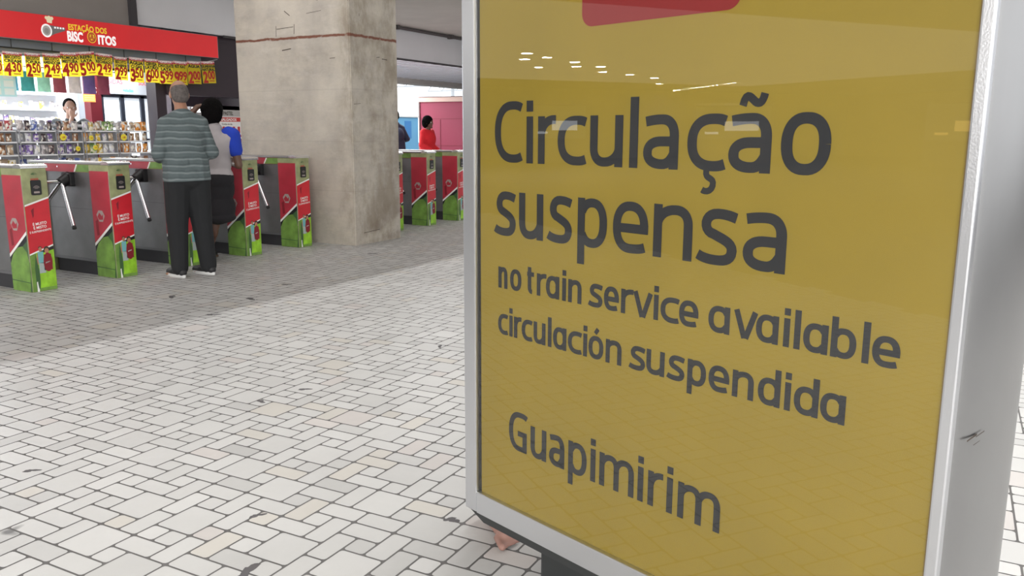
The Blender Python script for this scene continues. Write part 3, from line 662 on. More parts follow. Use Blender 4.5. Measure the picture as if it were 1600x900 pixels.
def person(name, label, loc, rz, J, skin, shirt, trousers, shoe, hair, sleeve='long', bottom='trousers', bulk=1., hairstyle='short', sleeve_mat=None, group=None, head_s=1., sole=None, headrot=0., seated=False):
    t = thing(name, label, 'person', loc, rz, group)
    V = {k: Vector(v) for k, v in J.items()}
    B = bulk; hs = head_s; hc = V['head']; hf = Vector((math.cos(headrot), math.sin(headrot), 0)); hl = Vector((-math.sin(headrot), math.cos(headrot), 0)); U = Vector((0, 0, 1))
    body = []
    tors = [elp(V['pelvis'], (.105*B, .150*B, .115)), elp(V['waist'], (.098*B, .135*B, .14)), elp(V['chest'], (.108*B, .150*B, .17)),
            cap(V['shL'], .058*B, V['chest']+Vector((0, .07, .05)), .085*B), cap(V['shR'], .058*B, V['chest']+Vector((0, -.07, .05)), .085*B), cap(V['chest'], .11*B, V['waist'], .105*B)]
    body += tors
    arms = []; upper = []; fore = []
    for s in 'LR':
        upper.append(cap(V['sh'+s], .050*B, V['el'+s], .040*B)); fore.append(cap(V['el'+s], .040*B, V['wr'+s], .027))
    legsU = []; legsL = []
    for s in 'LR':
        legsU.append(cap(V['hip'+s], .085*B, V['kn'+s], .056*B)); legsL.append(cap(V['kn'+s], .054*B, V['an'+s], .036))
        calf = V['kn'+s].lerp(V['an'+s], .3); legsL.append(elp(calf+Vector((-.015, 0, 0)), (.05*B, .045*B, .11)))
    body += upper+fore+legsU+legsL
    body.append(cap(V['neck'], .056*B, hc-U*.06, .050))
    # head: skull, face, jaw, nose, lips, brow, ears
    hr = headrot
    body += [elp(hc+U*.018*hs, (.094*hs, .076*hs, .100*hs), (0, 0, hr)), elp(hc+hf*.022-U*.045*hs, (.066*hs, .056*hs, .075*hs), (0, 0, hr)),
             cap(hc+hf*.088*hs-U*.005, .008, hc+hf*.104*hs-U*.030, .0125), elp(hc+hf*.082*hs-U*.062, (.012, .024, .007), (0, 0, hr)), elp(hc+hf*.080*hs-U*.073, (.011, .020, .007), (0, 0, hr)),
             elp(hc+hf*.082*hs+U*.018, (.012, .050, .009), (0, 0, hr)), elp(hc+hf*.070*hs-U*.105*hs, (.022, .022, .018), (0, 0, hr))]
    for q in (1, -1): body.append(elp(hc+hl*q*.078*hs-hf*.002-U*.008, (.020, .009, .032), (0, 0, hr)))
    for s, q in (('L', 1), ('R', -1)):
        an = V['an'+s]; td = V['toe'+s]
        body += [cap(an, .036, Vector((an.x, an.y, .045))-td*.02, .036), cap(Vector((an.x, an.y, .038))-td*.035, .030, Vector((an.x, an.y, .028))+td*.13, .024), cap(Vector((an.x, an.y, .045)), .032, Vector((an.x, an.y, .026))+td*.12, .026)]
        px_ = Vector((-td.y, td.x, 0))
        for k in range(5): body.append(cap(Vector((an.x, an.y, .020))+td*.12+px_*(.028-.014*k)*q, .012, Vector((an.x, an.y, .014))+td*(.175-.006*k)+px_*(.032-.016*k)*q, .010 if k else .013))
    for s in 'LR':
        hd = J.get('hd'+s, (V['wr'+s]-V['el'+s])); pn = J.get('pn'+s, (1, 0, 0)); th_ = J.get('th'+s, (0, 0, 1))
        body += hand(V['wr'+s], hd, pn, th_, J.get('curl', .5))
    blob('body', body, skin, t, .0065, 4)
    # shirt
    sh = tors+upper
    if sleeve == 'long': sh = sh+fore[:]
    if sleeve_mat is None: sm_ = sh
    else: sm_ = tors
    neck = [cap(V['neck']-U*.03, .064*B, V['neck']-U*.015, .058*B)]
    if sleeve == 'short':
        cut = [cap(V['sh'+s], .060*B, V['sh'+s].lerp(V['el'+s], .50), .052*B) for s in 'LR']
        if sleeve_mat is None: blob('shirt', tors+cut+neck, shirt, t, .009, 6, .016)
        else: blob('shirt', tors+neck, shirt, t, .009, 6, .016); blob('sleeves', cut+[cap(V['sh'+s], .064*B, V['sh'+s]+(V['neck']-V['sh'+s])*.2, .058*B) for s in 'LR'], sleeve_mat, t, .009, 5, .021)
    else:
        hem = [cap(V['pelvis']+Vector((0, .065, -.05)), .115*B, V['waist']+Vector((0, .06, .02)), .112*B), cap(V['pelvis']+Vector((0, -.065, -.05)), .115*B, V['waist']+Vector((0, -.06, .02)), .112*B), elp(V['chest'], (.12*B, .165*B, .18)), elp(V['pelvis']+Vector((0, 0, -.02)), (.12*B, .15*B, .13)), cap(V['neck']-U*.055, .070*B, V['shL']-U*.005, .058*B), cap(V['neck']-U*.055, .070*B, V['shR']-U*.005, .058*B)]
        ext = [cap(V['el'+s], .046*B, V['wr'+s].lerp(V['el'+s], .08), .036*B) for s in 'LR']
        blob('shirt', tors+upper+ext+hem+neck, shirt, t, .009, 5, .018, [((0, 0, V['pelvis'].z-.065), (0, -.02, -1)), (V['neck']+U*.012, (.35, 0, 1))] if J.get('cut', 1) else ())
    if bottom == 'trousers':
        tr = [elp(V['pelvis']-U*.03, (.108*B, .150*B, .11))]
        for s in 'LR':
            an = V['an'+s]; tr += [cap(V['hip'+s], .094*B, V['kn'+s], .074*B), cap(V['kn'+s], .072*B, Vector((an.x, an.y, .085)), .060)]
        blob('trousers', tr, trousers, t, .009, 5, .016)
    elif bottom == 'shorts':
        tr = [elp(V['pelvis']-U*.03, (.108*B, .150*B, .11))]
        for s in 'LR': tr += [cap(V['hip'+s], .088*B, V['hip'+s].lerp(V['kn'+s], .9), .078*B)]
        blob('shorts', tr, trousers, t, .009, 5, .016)
    else:
        mk_ = (V['knL']+V['knR'])/2-Vector((.04, .075, 0)); tr = [elp(V['pelvis']-U*.02, (.112*B, .155*B, .11)), elp(mk_+U*.30, (.13*B, .165*B, .2)), elp(mk_+U*.10, (.135*B, .165*B, .16)), elp(mk_, (.135*B, .165*B, .05))]
        blob('skirt', tr, trousers, t, .009, 5, .016)
    if shoe is not None:
        for s in 'LR':
            an = V['an'+s]; td = V['toe'+s]; g_ = Vector((an.x, an.y, 0))
            so = blob('shoe', [cap(g_+Vector((0, 0, .085)), .044, g_-td*.045+U*.045, .038), cap(g_-td*.05+U*.045, .034, g_+td*.10+U*.040, .042), cap(g_+td*.10+U*.038, .042, g_+td*.19+U*.032, .030)], shoe, t, .007, 3)
            if sole is not None:
                b_ = MB(); px_ = Vector((-td.y, td.x, 0)); pts = []
                for k in range(28):
                    a = 2*math.pi*k/28; u_ = .066+.148*math.cos(a); w2 = (.042+.008*math.cos(a))*math.sin(a); p = g_+td*u_+px_*w2; pts.append((p.x, p.y, 0))
                b_.prism(pts, (0, 0, .024), sole); b_.build('sole', so)
    # hair
    if hair is not None:
        top = hc+U*.030*hs-hf*.012
        if hairstyle == 'cropped': hp = [elp(hc+U*.012*hs-hf*.014, (.087*hs, .0755*hs, .088*hs), (0, 0, hr)), elp(hc-hf*.035-U*.02, (.062*hs, .070*hs, .062*hs), (0, 0, hr))]; inf = .003
        elif hairstyle == 'short': hp = [elp(hc+U*.032*hs-hf*.016, (.092*hs, .079*hs, .094*hs), (0, 0, hr)), elp(hc-hf*.035-U*.01, (.068*hs, .073*hs, .07*hs), (0, 0, hr))]; inf = .006
        else: hp = [elp(hc+U*.035*hs-hf*.022, (.105*hs, .096*hs, .105*hs), (0, 0, hr)), elp(hc-hf*.05-U*.02, (.085*hs, .092*hs, .095*hs), (0, 0, hr))]+[elp(hc-hf*(.06+.03*math.cos(k))+hl*.06*math.sin(k*2.1)+U*(.03*math.sin(k*1.7)), (.045, .045, .045)) for k in range(7)]; inf = .008
        blob('hair', hp, hair, t, .008, 3, inf)
    ey = MB()
    for q in (1, -1):
        c_ = hc+hf*.074*hs+hl*q*.031*hs; ey.ball(c_, .0125, mat('eye_white', (.7, .7, .68), .2), 2); ey.ball(c_+hf*.0085, .0062, mat('dark_iris', (.03, .018, .01), .1), 2)
    ey.build('eyes', t)
    return t

black_cloth = cloth('black_denim', (.011, .012, .014))
# --- the man at the gate
pose_man = dict(head=(.055, 0, 1.615), neck=(.01, 0, 1.455), shL=(-.005, .142, 1.345), shR=(-.005, -.142, 1.355), chest=(-.01, 0, 1.20), waist=(-.01, 0, 1.04), pelvis=(-.02, 0, .925),
    elL=(-.03, .225, 1.10), wrL=(.20, .17, 1.06), elR=(-.03, -.225, 1.11), wrR=(.20, -.17, 1.10), hdL=(.8, -.5, .1), hdR=(.8, .5, .1), pnL=(0, -1, 0), pnR=(0, 1, 0),
    hipL=(-.01, .085, .90), hipR=(-.01, -.085, .90), knL=(.0, .105, .49), knR=(.02, -.11, .49), anL=(-.03, .12, .09), anR=(-.02, -.135, .09), toeL=(.97, .26, 0), toeR=(.92, .38, 0))
for k in ('toeL', 'toeR'): pose_man[k] = Vector(pose_man[k]).normalized()
person('person', 'man with cropped grey hair in a striped grey shirt and black trousers, back turned', (-6.17, 5.13, 0), math.atan2(.42, -.90), pose_man,
       mat('tan_skin', (.34, .17, .11), .5), stripe_mat('striped_jersey', (.085, .108, .114), (.165, .195, .20), .058), black_cloth, mat('black_trainer', (.015, .015, .017), .6), mat('grey_cropped_hair', (.10, .085, .08), .9, noise=.3, nscale=60),
       bulk=1.1, hairstyle='cropped', sole=mat('white_rubber_sole', (.62, .62, .62), .6))
# --- the woman in front of him
pose_wom = dict(head=(.07, .02, 1.475), neck=(.015, 0, 1.33), shL=(0, .165, 1.27), shR=(0, -.165, 1.25), chest=(-.01, 0, 1.13), waist=(-.02, 0, .98), pelvis=(-.03, 0, .85),
    elL=(.10, .33, 1.36), wrL=(.10, .17, 1.53), hdL=(.1, -.9, .25), pnL=(.0, -.3, -1), thL=(1, 0, 0), elR=(-.02, -.215, .96), wrR=(.20, -.13, .96), hdR=(.9, .3, .1), pnR=(0, 1, 0),
    hipL=(-.01, .08, .83), hipR=(-.01, -.08, .83), knL=(.06, .15, .44), knR=(.05, .04, .44), anL=(.10, .25, .08), anR=(.09, .15, .08), toeL=(1, .15, 0), toeR=(1, -.1, 0))
dark_skin = mat('dark_brown_skin', (.115, .055, .035), .5)
pw = person('person', 'woman with black hair and blue sleeves, hand raised to her head, beside the man', (-6.61, 5.87, 0), math.atan2(.80, -.60), pose_wom,
       dark_skin, cloth('pale_grey_jersey', (.38, .35, .36)), cloth('black_skirt_cloth', (.012, .011, .014)), mat('black_flat_shoe', (.015, .015, .015), .5), mat('black_hair', (.004, .0035, .0035), 1., spec=.08, bump=1., bscale=60),
       sleeve='short', bottom='skirt', bulk=.98, hairstyle='curly', sleeve_mat=cloth('cobalt_blue_jersey', (.012, .045, .42)))
mkb = MB(); hc = Vector(pose_wom['head']); mkb.ball(hc+Vector((.070, 0, -.055)), (.036, .052, .045), mat('black_face_mask', (.02, .02, .02), .8))
for q in (1, -1): mkb.tube(hc+Vector((.07, q*.045, -.04)), hc+Vector((0, q*.083, -.005)), .0025, white); mkb.tube(hc+Vector((.07, q*.045, -.07)), hc+Vector((-.01, q*.083, -.03)), .0025, white)
mkb.build('face_mask', pw)
# --- the shop attendant
pose_att = dict(head=(.06, 0, 1.60), neck=(.02, 0, 1.43), shL=(0, .17, 1.385), shR=(0, -.17, 1.385), chest=(-.01, 0, 1.23), waist=(-.02, 0, 1.06), pelvis=(-.04, 0, .92),
    elL=(.22, .27, 1.29), wrL=(.32, .30, 1.36), elR=(.24, -.06, 1.28), wrR=(.175, .0, 1.46), hdR=(-.2, .15, 1), pnR=(-1, 0, 0), thR=(0, 1, 0), hdL=(.9, .1, -.2), pnL=(0, 0, -1), thL=(0, -1, 0),
    hipL=(-.02, .085, .90), hipR=(-.02, -.085, .90), knL=(.0, .1, .49), knR=(.0, -.1, .49), anL=(-.03, .11, .09), anR=(-.03, -.11, .09), toeL=(1, .15, 0), toeR=(1, -.15, 0))
person('person', 'shop attendant in a black T-shirt behind the snack displays, hand at his mouth', (-10.93, 7.22, 0), math.atan2(-.45, .9), pose_att,
       mat('light_skin', (.34, .20, .15), .5), cloth('black_tshirt', (.02, .024, .028)), black_cloth, mat('black_trainer', (.015, .015, .017)), mat('black_hair', (.008, .007, .007)), sleeve='short')
# --- woman in red beyond the gates
pose_red = dict(head=(.02, 0, 1.475), neck=(0, 0, 1.33), shL=(-.01, .16, 1.27), shR=(-.01, -.16, 1.27), chest=(.015, 0, 1.14), waist=(0, 0, .98), pelvis=(-.02, 0, .85),
    elL=(-.06, .21, 1.02), wrL=(.14, .19, .90), elR=(-.03, -.21, 1.02), wrR=(.17, -.17, .90), pnL=(0, -1, 0), pnR=(0, 1, 0),
    hipL=(0, .08, .83), hipR=(0, -.08, .83), knL=(.10, .085, .45), knR=(-.06, -.085, .45), anL=(.16, .09, .09), anR=(-.22, -.09, .10), toeL=(1, 0, 0), toeR=(1, 0, 0))
person('person', 'woman in a red long-sleeved top walking past the crimson booth beyond the gates', (-10.0, 14.45, 0), math.atan2(.12, 1), pose_red,
       dark_skin, cloth('red_jersey', (.60, .012, .02)), cloth('blue_jeans', (.03, .06, .10)), mat('black_trainer', (.015, .015, .017)), mat('black_hair', (.008, .007, .007)), bulk=1.08, hairstyle='curly')
pose_dk = dict(pose_man); pose_dk.update(elL=(-.02, .24, 1.12), wrL=(.12, .22, .95), elR=(-.05, -.26, 1.13), wrR=(.10, -.22, 1.08))
person('person', 'walker in dark clothes almost wholly hidden behind the right edge of the stained pillar', (-11.13, 14.9, 0), math.atan2(.2, -1), pose_dk,
       dark_skin, cloth('navy_jersey', (.02, .025, .05)), black_cloth, mat('black_trainer', (.015, .015, .017)), mat('black_hair', (.008, .007, .007)))
# --- person standing behind the display: one bare foot shows beneath it
pose_ft = dict(head=(.02, 0, 1.56), neck=(0, 0, 1.41), shL=(0, .17, 1.345), shR=(0, -.17, 1.345), chest=(0, 0, 1.2), waist=(0, 0, 1.04), pelvis=(0, 0, .90),
    elL=(.03, .20, 1.08), wrL=(.10, .12, .95), elR=(.03, -.20, 1.08), wrR=(.10, -.12, .95), pnL=(0, -1, 0), pnR=(0, 1, 0),
    hipL=(0, .085, .88), hipR=(0, -.085, .88), knL=(.10, .09, .47), knR=(-.06, -.14, .47), anL=(.10, .10, .08), anR=(-.300, -.300, .08), toeL=(1, .1, 0), toeR=(.94, -.34, 0))
person('person', 'person mostly hidden behind the yellow notice display, one bare foot showing under it', (-.93, 2.42, 0), DANG, pose_ft,
       mat('warm_skin', (.30, .165, .135), .6), cloth('grey_tshirt', (.2, .2, .22)), cloth('navy_shorts', (.03, .04, .08)), None, mat('black_hair', (.008, .007, .007)), sleeve='short', bottom='shorts')

# ------------------------------------------------------------------ shop
SX = -9.95
shop_wall = mat('shop_white_laminate', (.86, .88, .90), .5)
slab('wall_shop_back', (-13.3, 2.5, 0), (-13.2, 10.3, 2.9), shop_wall)
slab('wall_shop_side', (-13.3, 2.4, 0), (-10.05, 2.5, 3.3), shop_wall)
slab('ceiling_shop', (-13.3, 2.5, 2.66), (-10.25, 9.7, 2.74), shop_wall)
plum = mat('dark_plum_panel', (.030, .018, .026), .5)
slab('wall_kiosk_fascia', (-10.35, 8.18, 1.80), (-10.12, 9.75, 2.70), plum)
slab('wall_kiosk_side', (-13.2, 10.02, 0), (-10.3, 10.12, 2.9), mat('dark_kiosk_wall', (.05, .04, .045), .6))
slab('trim_10', (-10.35, 8.02, 0), (-10.15, 8.18, 2.2), plum)
slab('wall_kiosk_back', (-11.3, 9.12, 0), (-11.2, 10.02, 2.7), plum)
slab('trim_12', (-12.9, 8.80, 2.29), (-12.45, 10.02, 2.66), plum)
# lit tubes inside
tube_m = mat('lit_tube', (1, 1, 1), .5, emit=(.95, .98, 1), estr=9)
for i in range(4):
    t = thing('tube_light', ('leftmost', 'second', 'third', 'rightmost')[i]+' of the lit white tube fittings under the shop ceiling', 'light', (-12.4+.0*i, 3.6+i*1.35, 2.66), 0, 'tube lights in the shop')
    MB().box((-.06, -.6, -.05), (.06, .6, 0), shop_wall).build('housing', t); MB().tube((0, -.57, -.065), (0, .57, -.065), .016, tube_m).build('tube', t)
# illuminated fascia sign
sg = thing('shop_sign', 'long red fascia sign of the biscuit shop with yellow and white lettering', 'sign', (SX, 4.2, 2.348))
sr = mat('red_sign_face', (.62, .022, .025), .4, noise=.06, nscale=2, emit=(.9, .02, .03), estr=.22)
b = MB(); b.box((-.07, 0, 0), (0, 4.80, .315), mat('sign_edge', (.25, .24, .25), .4, .6), .003); b.box((.0005, .012, .006), (.002, 4.79, .309), sr); b.build('panel', sg)
P = YZ(.003); y0 = -4.2; z0 = -2.348
yw = mat('yellow_sign_letters', (.85, .60, .03), .5, emit=(1, .7, .05), estr=.3); ww = mat('white_sign_letters', (.9, .9, .9), .5, emit=(1, 1, 1), estr=.45); oc = mat('orange_cookie', (.75, .18, .03), .5)
b = MB(); text(b, 'ESTAÇÃO DOS', 6.655+y0, 2.518+z0, .098, yw, P, .03, .80); b.build('yellow_lettering', sg)
b = MB(); text(b, 'BISC', 6.632+y0, 2.388+z0, .158, ww, P, .042, .68); text(b, 'ITOS', 7.045+y0, 2.384+z0, .152, ww, P, .042, .80)
b.build('white_lettering', sg)
b = MB(); b.poly(ell(6.965+y0, 2.455+z0, .062, .070, YZ(.0035)), yw); b.poly(ell(6.965+y0, 2.455+z0, .054, .061, YZ(.0042)), red_ink); b.poly(ell(6.963+y0, 2.457+z0, .046, .052, YZ(.0049)), oc)
for k in range(7): b.poly(ell(6.965+.028*math.cos(k*2.2)+y0, 2.455+.030*math.sin(k*1.3+k)+z0, .008, .008, YZ(.0056), 8), yw)
b.build('biscuit_letter', sg)
lg = MB(); cy, cz = 6.375+y0, 2.478+z0
gm = mat('grey_emblem', (.22, .2, .2), .5)
lg.poly([YZ(.0035)(cy+.02, cz+.07), YZ(.0035)(cy+.24, cz+.055), YZ(.0035)(cy+.24, cz+.02), YZ(.0035)(cy+.10, cz-.03), YZ(.0035)(cy+.02, cz-.075)], gm)
for k in range(4): lg.poly(rrect(cy+.10+k*.035, cz+.035, cy+.122+k*.035, cz+.055, .004, YZ(.0042)), ww)
lg.poly(ell(cy, cz, .068, .078, YZ(.0042)), ww); lg.poly(ell(cy, cz, .052, .060, YZ(.0049)), mat('pale_emblem', (.55, .52, .50), .5)); lg.poly(ell(cy, cz-.004, .030, .035, YZ(.0056)), mat('emblem_grey', (.38, .36, .35), .5))
for dx, rr in ((-.035, .02), (0, .026), (.035, .02)): lg.poly(ell(cy+.045+dx, cz+.150, rr, rr, YZ(.0042), 14), mat('cream_hat', (.8, .72, .5), .5, emit=(1, .9, .6), estr=.2))
lg.poly([YZ(.0049)(cy+.015, cz+.095), YZ(.0049)(cy+.075, cz+.09), YZ(.0049)(cy+.082, cz+.14), YZ(.0049)(cy+.005, cz+.145)], mat('cream_hat', (.8, .72, .5)))
lg.build('round_emblem', sg)
# shutter box and rail behind the price posters
sb = thing('shutter_box', 'grey metal shutter box under the red fascia sign', 'shutter', (-10.1, 4.2, 2.12))
b = MB(); b.box((-.12, 0, .06), (0, 4.6, .56), mat('bluish_grey_metal', (.22, .24, .27), .5, .5, noise=.1, nscale=2)); b.build('box', sb)
b = MB(); b.tube((.03, 0, .14), (.03, 4.6, .12), .008, black)
for i in range(9): b.tube((.03, .3+i*.5, .13), (.03, .3+i*.5, .23), .006, black, n=8)
b.build('rail', sb)
# price posters
yp = mat('yellow_price_card', (.90, .70, .02), .6)
nt_ = yp.node_tree; tr_ = nt_.nodes.new('ShaderNodeBsdfTranslucent'); tr_.inputs[0].default_value = (.95, .72, .04, 1); mxs = nt_.nodes.new('ShaderNodeMixShader'); mxs.inputs[0].default_value = .5
nt_.links.new(nt_.nodes['Principled BSDF'].outputs[0], mxs.inputs[1]); nt_.links.new(tr_.outputs[0], mxs.inputs[2]); nt_.links.new(mxs.outputs[0], nt_.nodes['Material Output'].inputs[0]); rp_ = mat('red_price_print', (.45, .012, .01), .6); hb_ = mat('red_header_print', (.50, .03, .05), .6); bt = mat('black_marker', (.03, .03, .015), .7)
PP = [(5.589,5.784,1.917,2.167), (5.791,6.008,1.915,2.191), (6.039,6.242,1.918,2.196), (6.266,6.485,1.923,2.207), (6.502,6.721,1.952,2.241), (6.717,6.958,1.976,2.267), (6.967,7.186,1.982,2.262), (7.214,7.417,1.947,2.240), (7.441,7.657,1.930,2.250), (7.682,7.890,1.938,2.251), (7.906,8.132,1.932,2.242), (8.148,8.367,1.935,2.251), (8.383,8.609,1.956,2.268), (8.632,8.878,1.977,2.286)]
PT_ = [('BALA', 'SORTIDA', '0,50', 'leftmost, cut by the picture edge'), ('BISCOITO', 'CREAM', '4,30', 'priced 4,30'), ('BISCOITO', 'FOFURA', '2,50', 'priced 2,50'), ('BISCOITO', 'AMENDOIM', '2,49', 'priced 2,49 beside the 2,50 one'), ('PROMOÇÃO', 'MISTURA', '4,90', 'priced 4,90'),
       ('REFRI', 'LATA', '5,00', 'priced 5,00 and tilted'), ('BISCOITO', 'RECHEADO', '2,49', 'priced 2,49 right of the tilted one'), ('BISCOITO', 'GOIABINHA', '2,99', 'priced 2,99'), ('ÁGUA', 'C/ GÁS', '3,50', 'priced 3,50'), ('CERVEJA', 'LATÃO', '6,00', 'priced 6,00'),
       ('CHOCOLATE', 'LATA', '5,99', 'priced 5,99 just left of the bald man’s head'), ('KIT KAT', '', '9,99', 'priced 9,99'), ('ÁGUA', '', '2,00', 'priced 2,00 second from the right end'), ('GUARANÁ', 'NATURAL', '2,00', 'priced 2,00 at the right end of the row')]
for k, ((a, c, z0_, z1_), (l1, l2, pr_, lb)) in enumerate(zip(PP, PT_)):
    wd, ht = c-a, z1_-z0_; tilt = {5: .12, 13: -.10 + .16, 6: -.05}.get(k, random.uniform(-.03, .03))
    t = tag(MB().build('price_poster'), 'yellow hanging price poster '+lb, 'price poster', 'yellow price posters hung under the sign')
    b = MB(); b.poly([(0, -wd/2, -ht/2), (0, wd/2, -ht/2), (0, wd/2, ht/2), (0, -wd/2, ht/2)], yp); F_ = YZ(.0016); F2_ = YZ(.0022)
    b.poly([F_(-wd/2, ht*.36), F_(wd/2, ht*.36), F_(wd/2, ht*.5), F_(-wd/2, ht*.5)], hb_)
    b.poly([F2_(-wd/2, ht*.42), F2_(wd/2, ht*.44), F2_(wd/2, ht*.5), F2_(-wd/2, ht*.5)], mat('pink_header_edge', (.75, .45, .47), .6))
    text(b, 'OFERTA', 0, ht*.40, ht*.13, white, YZ(.003), .03, 1.15, 'CENTER')
    fit = lambda s_, q: min(1.25, wd*.92/(len(s_)*q*.62))
    text(b, l1, 0, ht*.22, ht*.18, bt, F_, .05, fit(l1, ht*.18), 'CENTER')
    if l2: text(b, l2, 0, ht*.07, ht*.17, bt, F_, .05, fit(l2, ht*.17), 'CENTER')
    i_, d_ = pr_.split(',')
    text(b, i_, -wd*.27, -ht*.46, ht*.70, rp_, F_, .04, .80, 'CENTER'); text(b, d_, wd*.18, -ht*.30, ht*.52, rp_, F_, .035, .78, 'CENTER')
    b.box((.0005, wd*.0, -ht*.41), (.0018, wd*.38, -ht*.375), rp_)
    tmp = b.build('price_poster'); t.data = tmp.data; bpy.data.objects.remove(tmp)
    t.location = (-9.905, (a+c)/2, (z0_+z1_)/2); t.rotation_euler = (tilt, 0, random.uniform(-.12, .12))
cd_ = MB(); pts = [(-9.95, 5.0, 2.21)]+[(-9.95, (p[0]+p[1])/2, p[3]-.004) for p in PP]+[(-9.95, 8.97, 2.33)]
for a, c in zip(pts, pts[1:]): cd_.tube(a, c, .003, white, n=6)
tag(cd_.build('string_line'), 'thin white cord carrying the yellow price posters under the red sign', 'cord')

# snack packets -------------------------------------------------------------
def packet_mesh(w_, h_, d_):
    b = MB(); nx, nz = 6, 8; vs = []; fs = []
    for s in (1, -1):
        for i in range(nx+1):
            for j in range(nz+1):
                u = i/nx*2-1; v = j/nz*2-1; puff = (1-u**4)*(1-abs(v)**3); vs.append((s*d_/2*puff, w_/2*u*(1-.04*(1-v*v)), h_/2*(v+1)))
    n_ = (nx+1)*(nz+1)
    for i in range(nx):
        for j in range(nz):
            a = i*(nz+1)+j; q = (a, a+nz+1, a+nz+2, a+1); fs.append(q); fs.append(tuple(n_+k for k in q[::-1]))
    return vs, fs
def packet_mat(name, c1, c2, c3=None):
    m = bpy.data.materials.new(name); m.use_nodes = True; nt = m.node_tree; b = nt.nodes['Principled BSDF']; N = nt.nodes.new; L = nt.links.new
    tc = N('ShaderNodeTexCoord'); sp = N('ShaderNodeSeparateXYZ'); L(tc.outputs['Generated'], sp.inputs[0]); cr = N('ShaderNodeValToRGB'); L(sp.outputs[2], cr.inputs[0])
    oi = N('ShaderNodeObjectInfo'); va = N('ShaderNodeVectorMath'); va.operation = 'ADD'; sc_ = N('ShaderNodeVectorMath'); sc_.operation = 'SCALE'; sc_.inputs['Scale'].default_value = 3.1
    cb = N('ShaderNodeCombineXYZ'); ml = N('ShaderNodeMath'); ml.operation = 'MULTIPLY'; ml.inputs[1].default_value = 40; L(oi.outputs['Random'], ml.inputs[0]); L(ml.outputs[0], cb.inputs[1])
    L(tc.outputs['Generated'], sc_.inputs[0]); L(sc_.outputs[0], va.inputs[0]); L(cb.outputs[0], va.inputs[1])
    vo = N('ShaderNodeTexVoronoi'); vo.inputs['Scale'].default_value = 1.0; L(va.outputs[0], vo.inputs['Vector'])
    sv = N('ShaderNodeSeparateColor'); L(vo.outputs['Color'], sv.inputs[0]); L(sv.outputs[0], cr.inputs[0])
    e = cr.color_ramp.elements; cr.color_ramp.interpolation = 'CONSTANT'; e[0].color = (*c1, 1); e[1].position = .45; e[1].color = (*c2, 1)
    for p, c in ((.70, tuple(.55*x for x in c1)), (.86, c3 or (.75, .72, .66))): k = e.new(p); k.color = (*c, 1)
    L(cr.outputs[0], b.inputs['Base Color']); b.inputs['Roughness'].default_value = .3
    return m
cols = dict(brown=((.30, .14, .07), (.55, .35, .2)), purple=((.20, .12, .38), (.65, .6, .75)), white=((.7, .7, .72), (.35, .3, .45)), blue=((.10, .14, .40), (.55, .6, .75)), red=((.42, .06, .07), (.75, .6, .5)),
            yellow=((.75, .52, .08), (.8, .75, .6)), green=((.25, .42, .12), (.75, .75, .5)), grey=((.38, .35, .36), (.65, .6, .6)), orange=((.75, .30, .05), (.8, .7, .55)), dark=((.07, .05, .06), (.3, .22, .2)), silver=((.62, .63, .66), (.3, .3, .4)), tan=((.5, .36, .24), (.72, .62, .5)))
PK = {}
for k, (a, c) in cols.items():
    vs, fs = packet_mesh(.085, .12, .045); b = MB(); b.add(vs, fs, packet_mat('packet_'+k, a, c), True); o = b.build('snack_packet'); C.objects.unlink(o); PK[k] = o
def packet(k, loc, rz=0, s=1., tilt=0., lab=None, grp=None, sz=1.):
    o = PK[k].copy(); C.objects.link(o); o.location = loc; o.rotation_euler = (0, tilt, rz); o.scale = (s, s, s*sz)
    return tag(o, lab, 'snack packet', grp)
rng = random.Random(11)
wire = mat('white_wire', (.28, .28, .30), .4); shelf_m = mat('white_shelf', (.80, .81, .84), .4)
unit_defs = [  # y0, y1, palette, label
    (5.02, 5.44, ['brown', 'tan', 'orange', 'red'], 'with brown biscuit packets, leftmost in the shop front'),
    (5.47, 5.76, ['brown', 'tan', 'brown', 'red', 'yellow'], 'with brown packets under a round yellow price disc at the left'),
    (5.80, 6.24, ['white', 'purple', 'grey', 'blue', 'silver', 'dark'], 'with white and violet packets below the attendant’s left'),
    (6.27, 6.58, ['dark', 'brown', 'grey', 'blue', 'purple'], 'with dark packets right in front of the attendant'),
    (6.62, 7.06, ['white', 'yellow', 'green', 'tan', 'orange'], 'with pale yellow and green packets before the tall fridge'),
    (7.09, 7.56, ['grey', 'tan', 'brown', 'dark', 'orange'], 'with brown and grey bags at its right end by the man')]
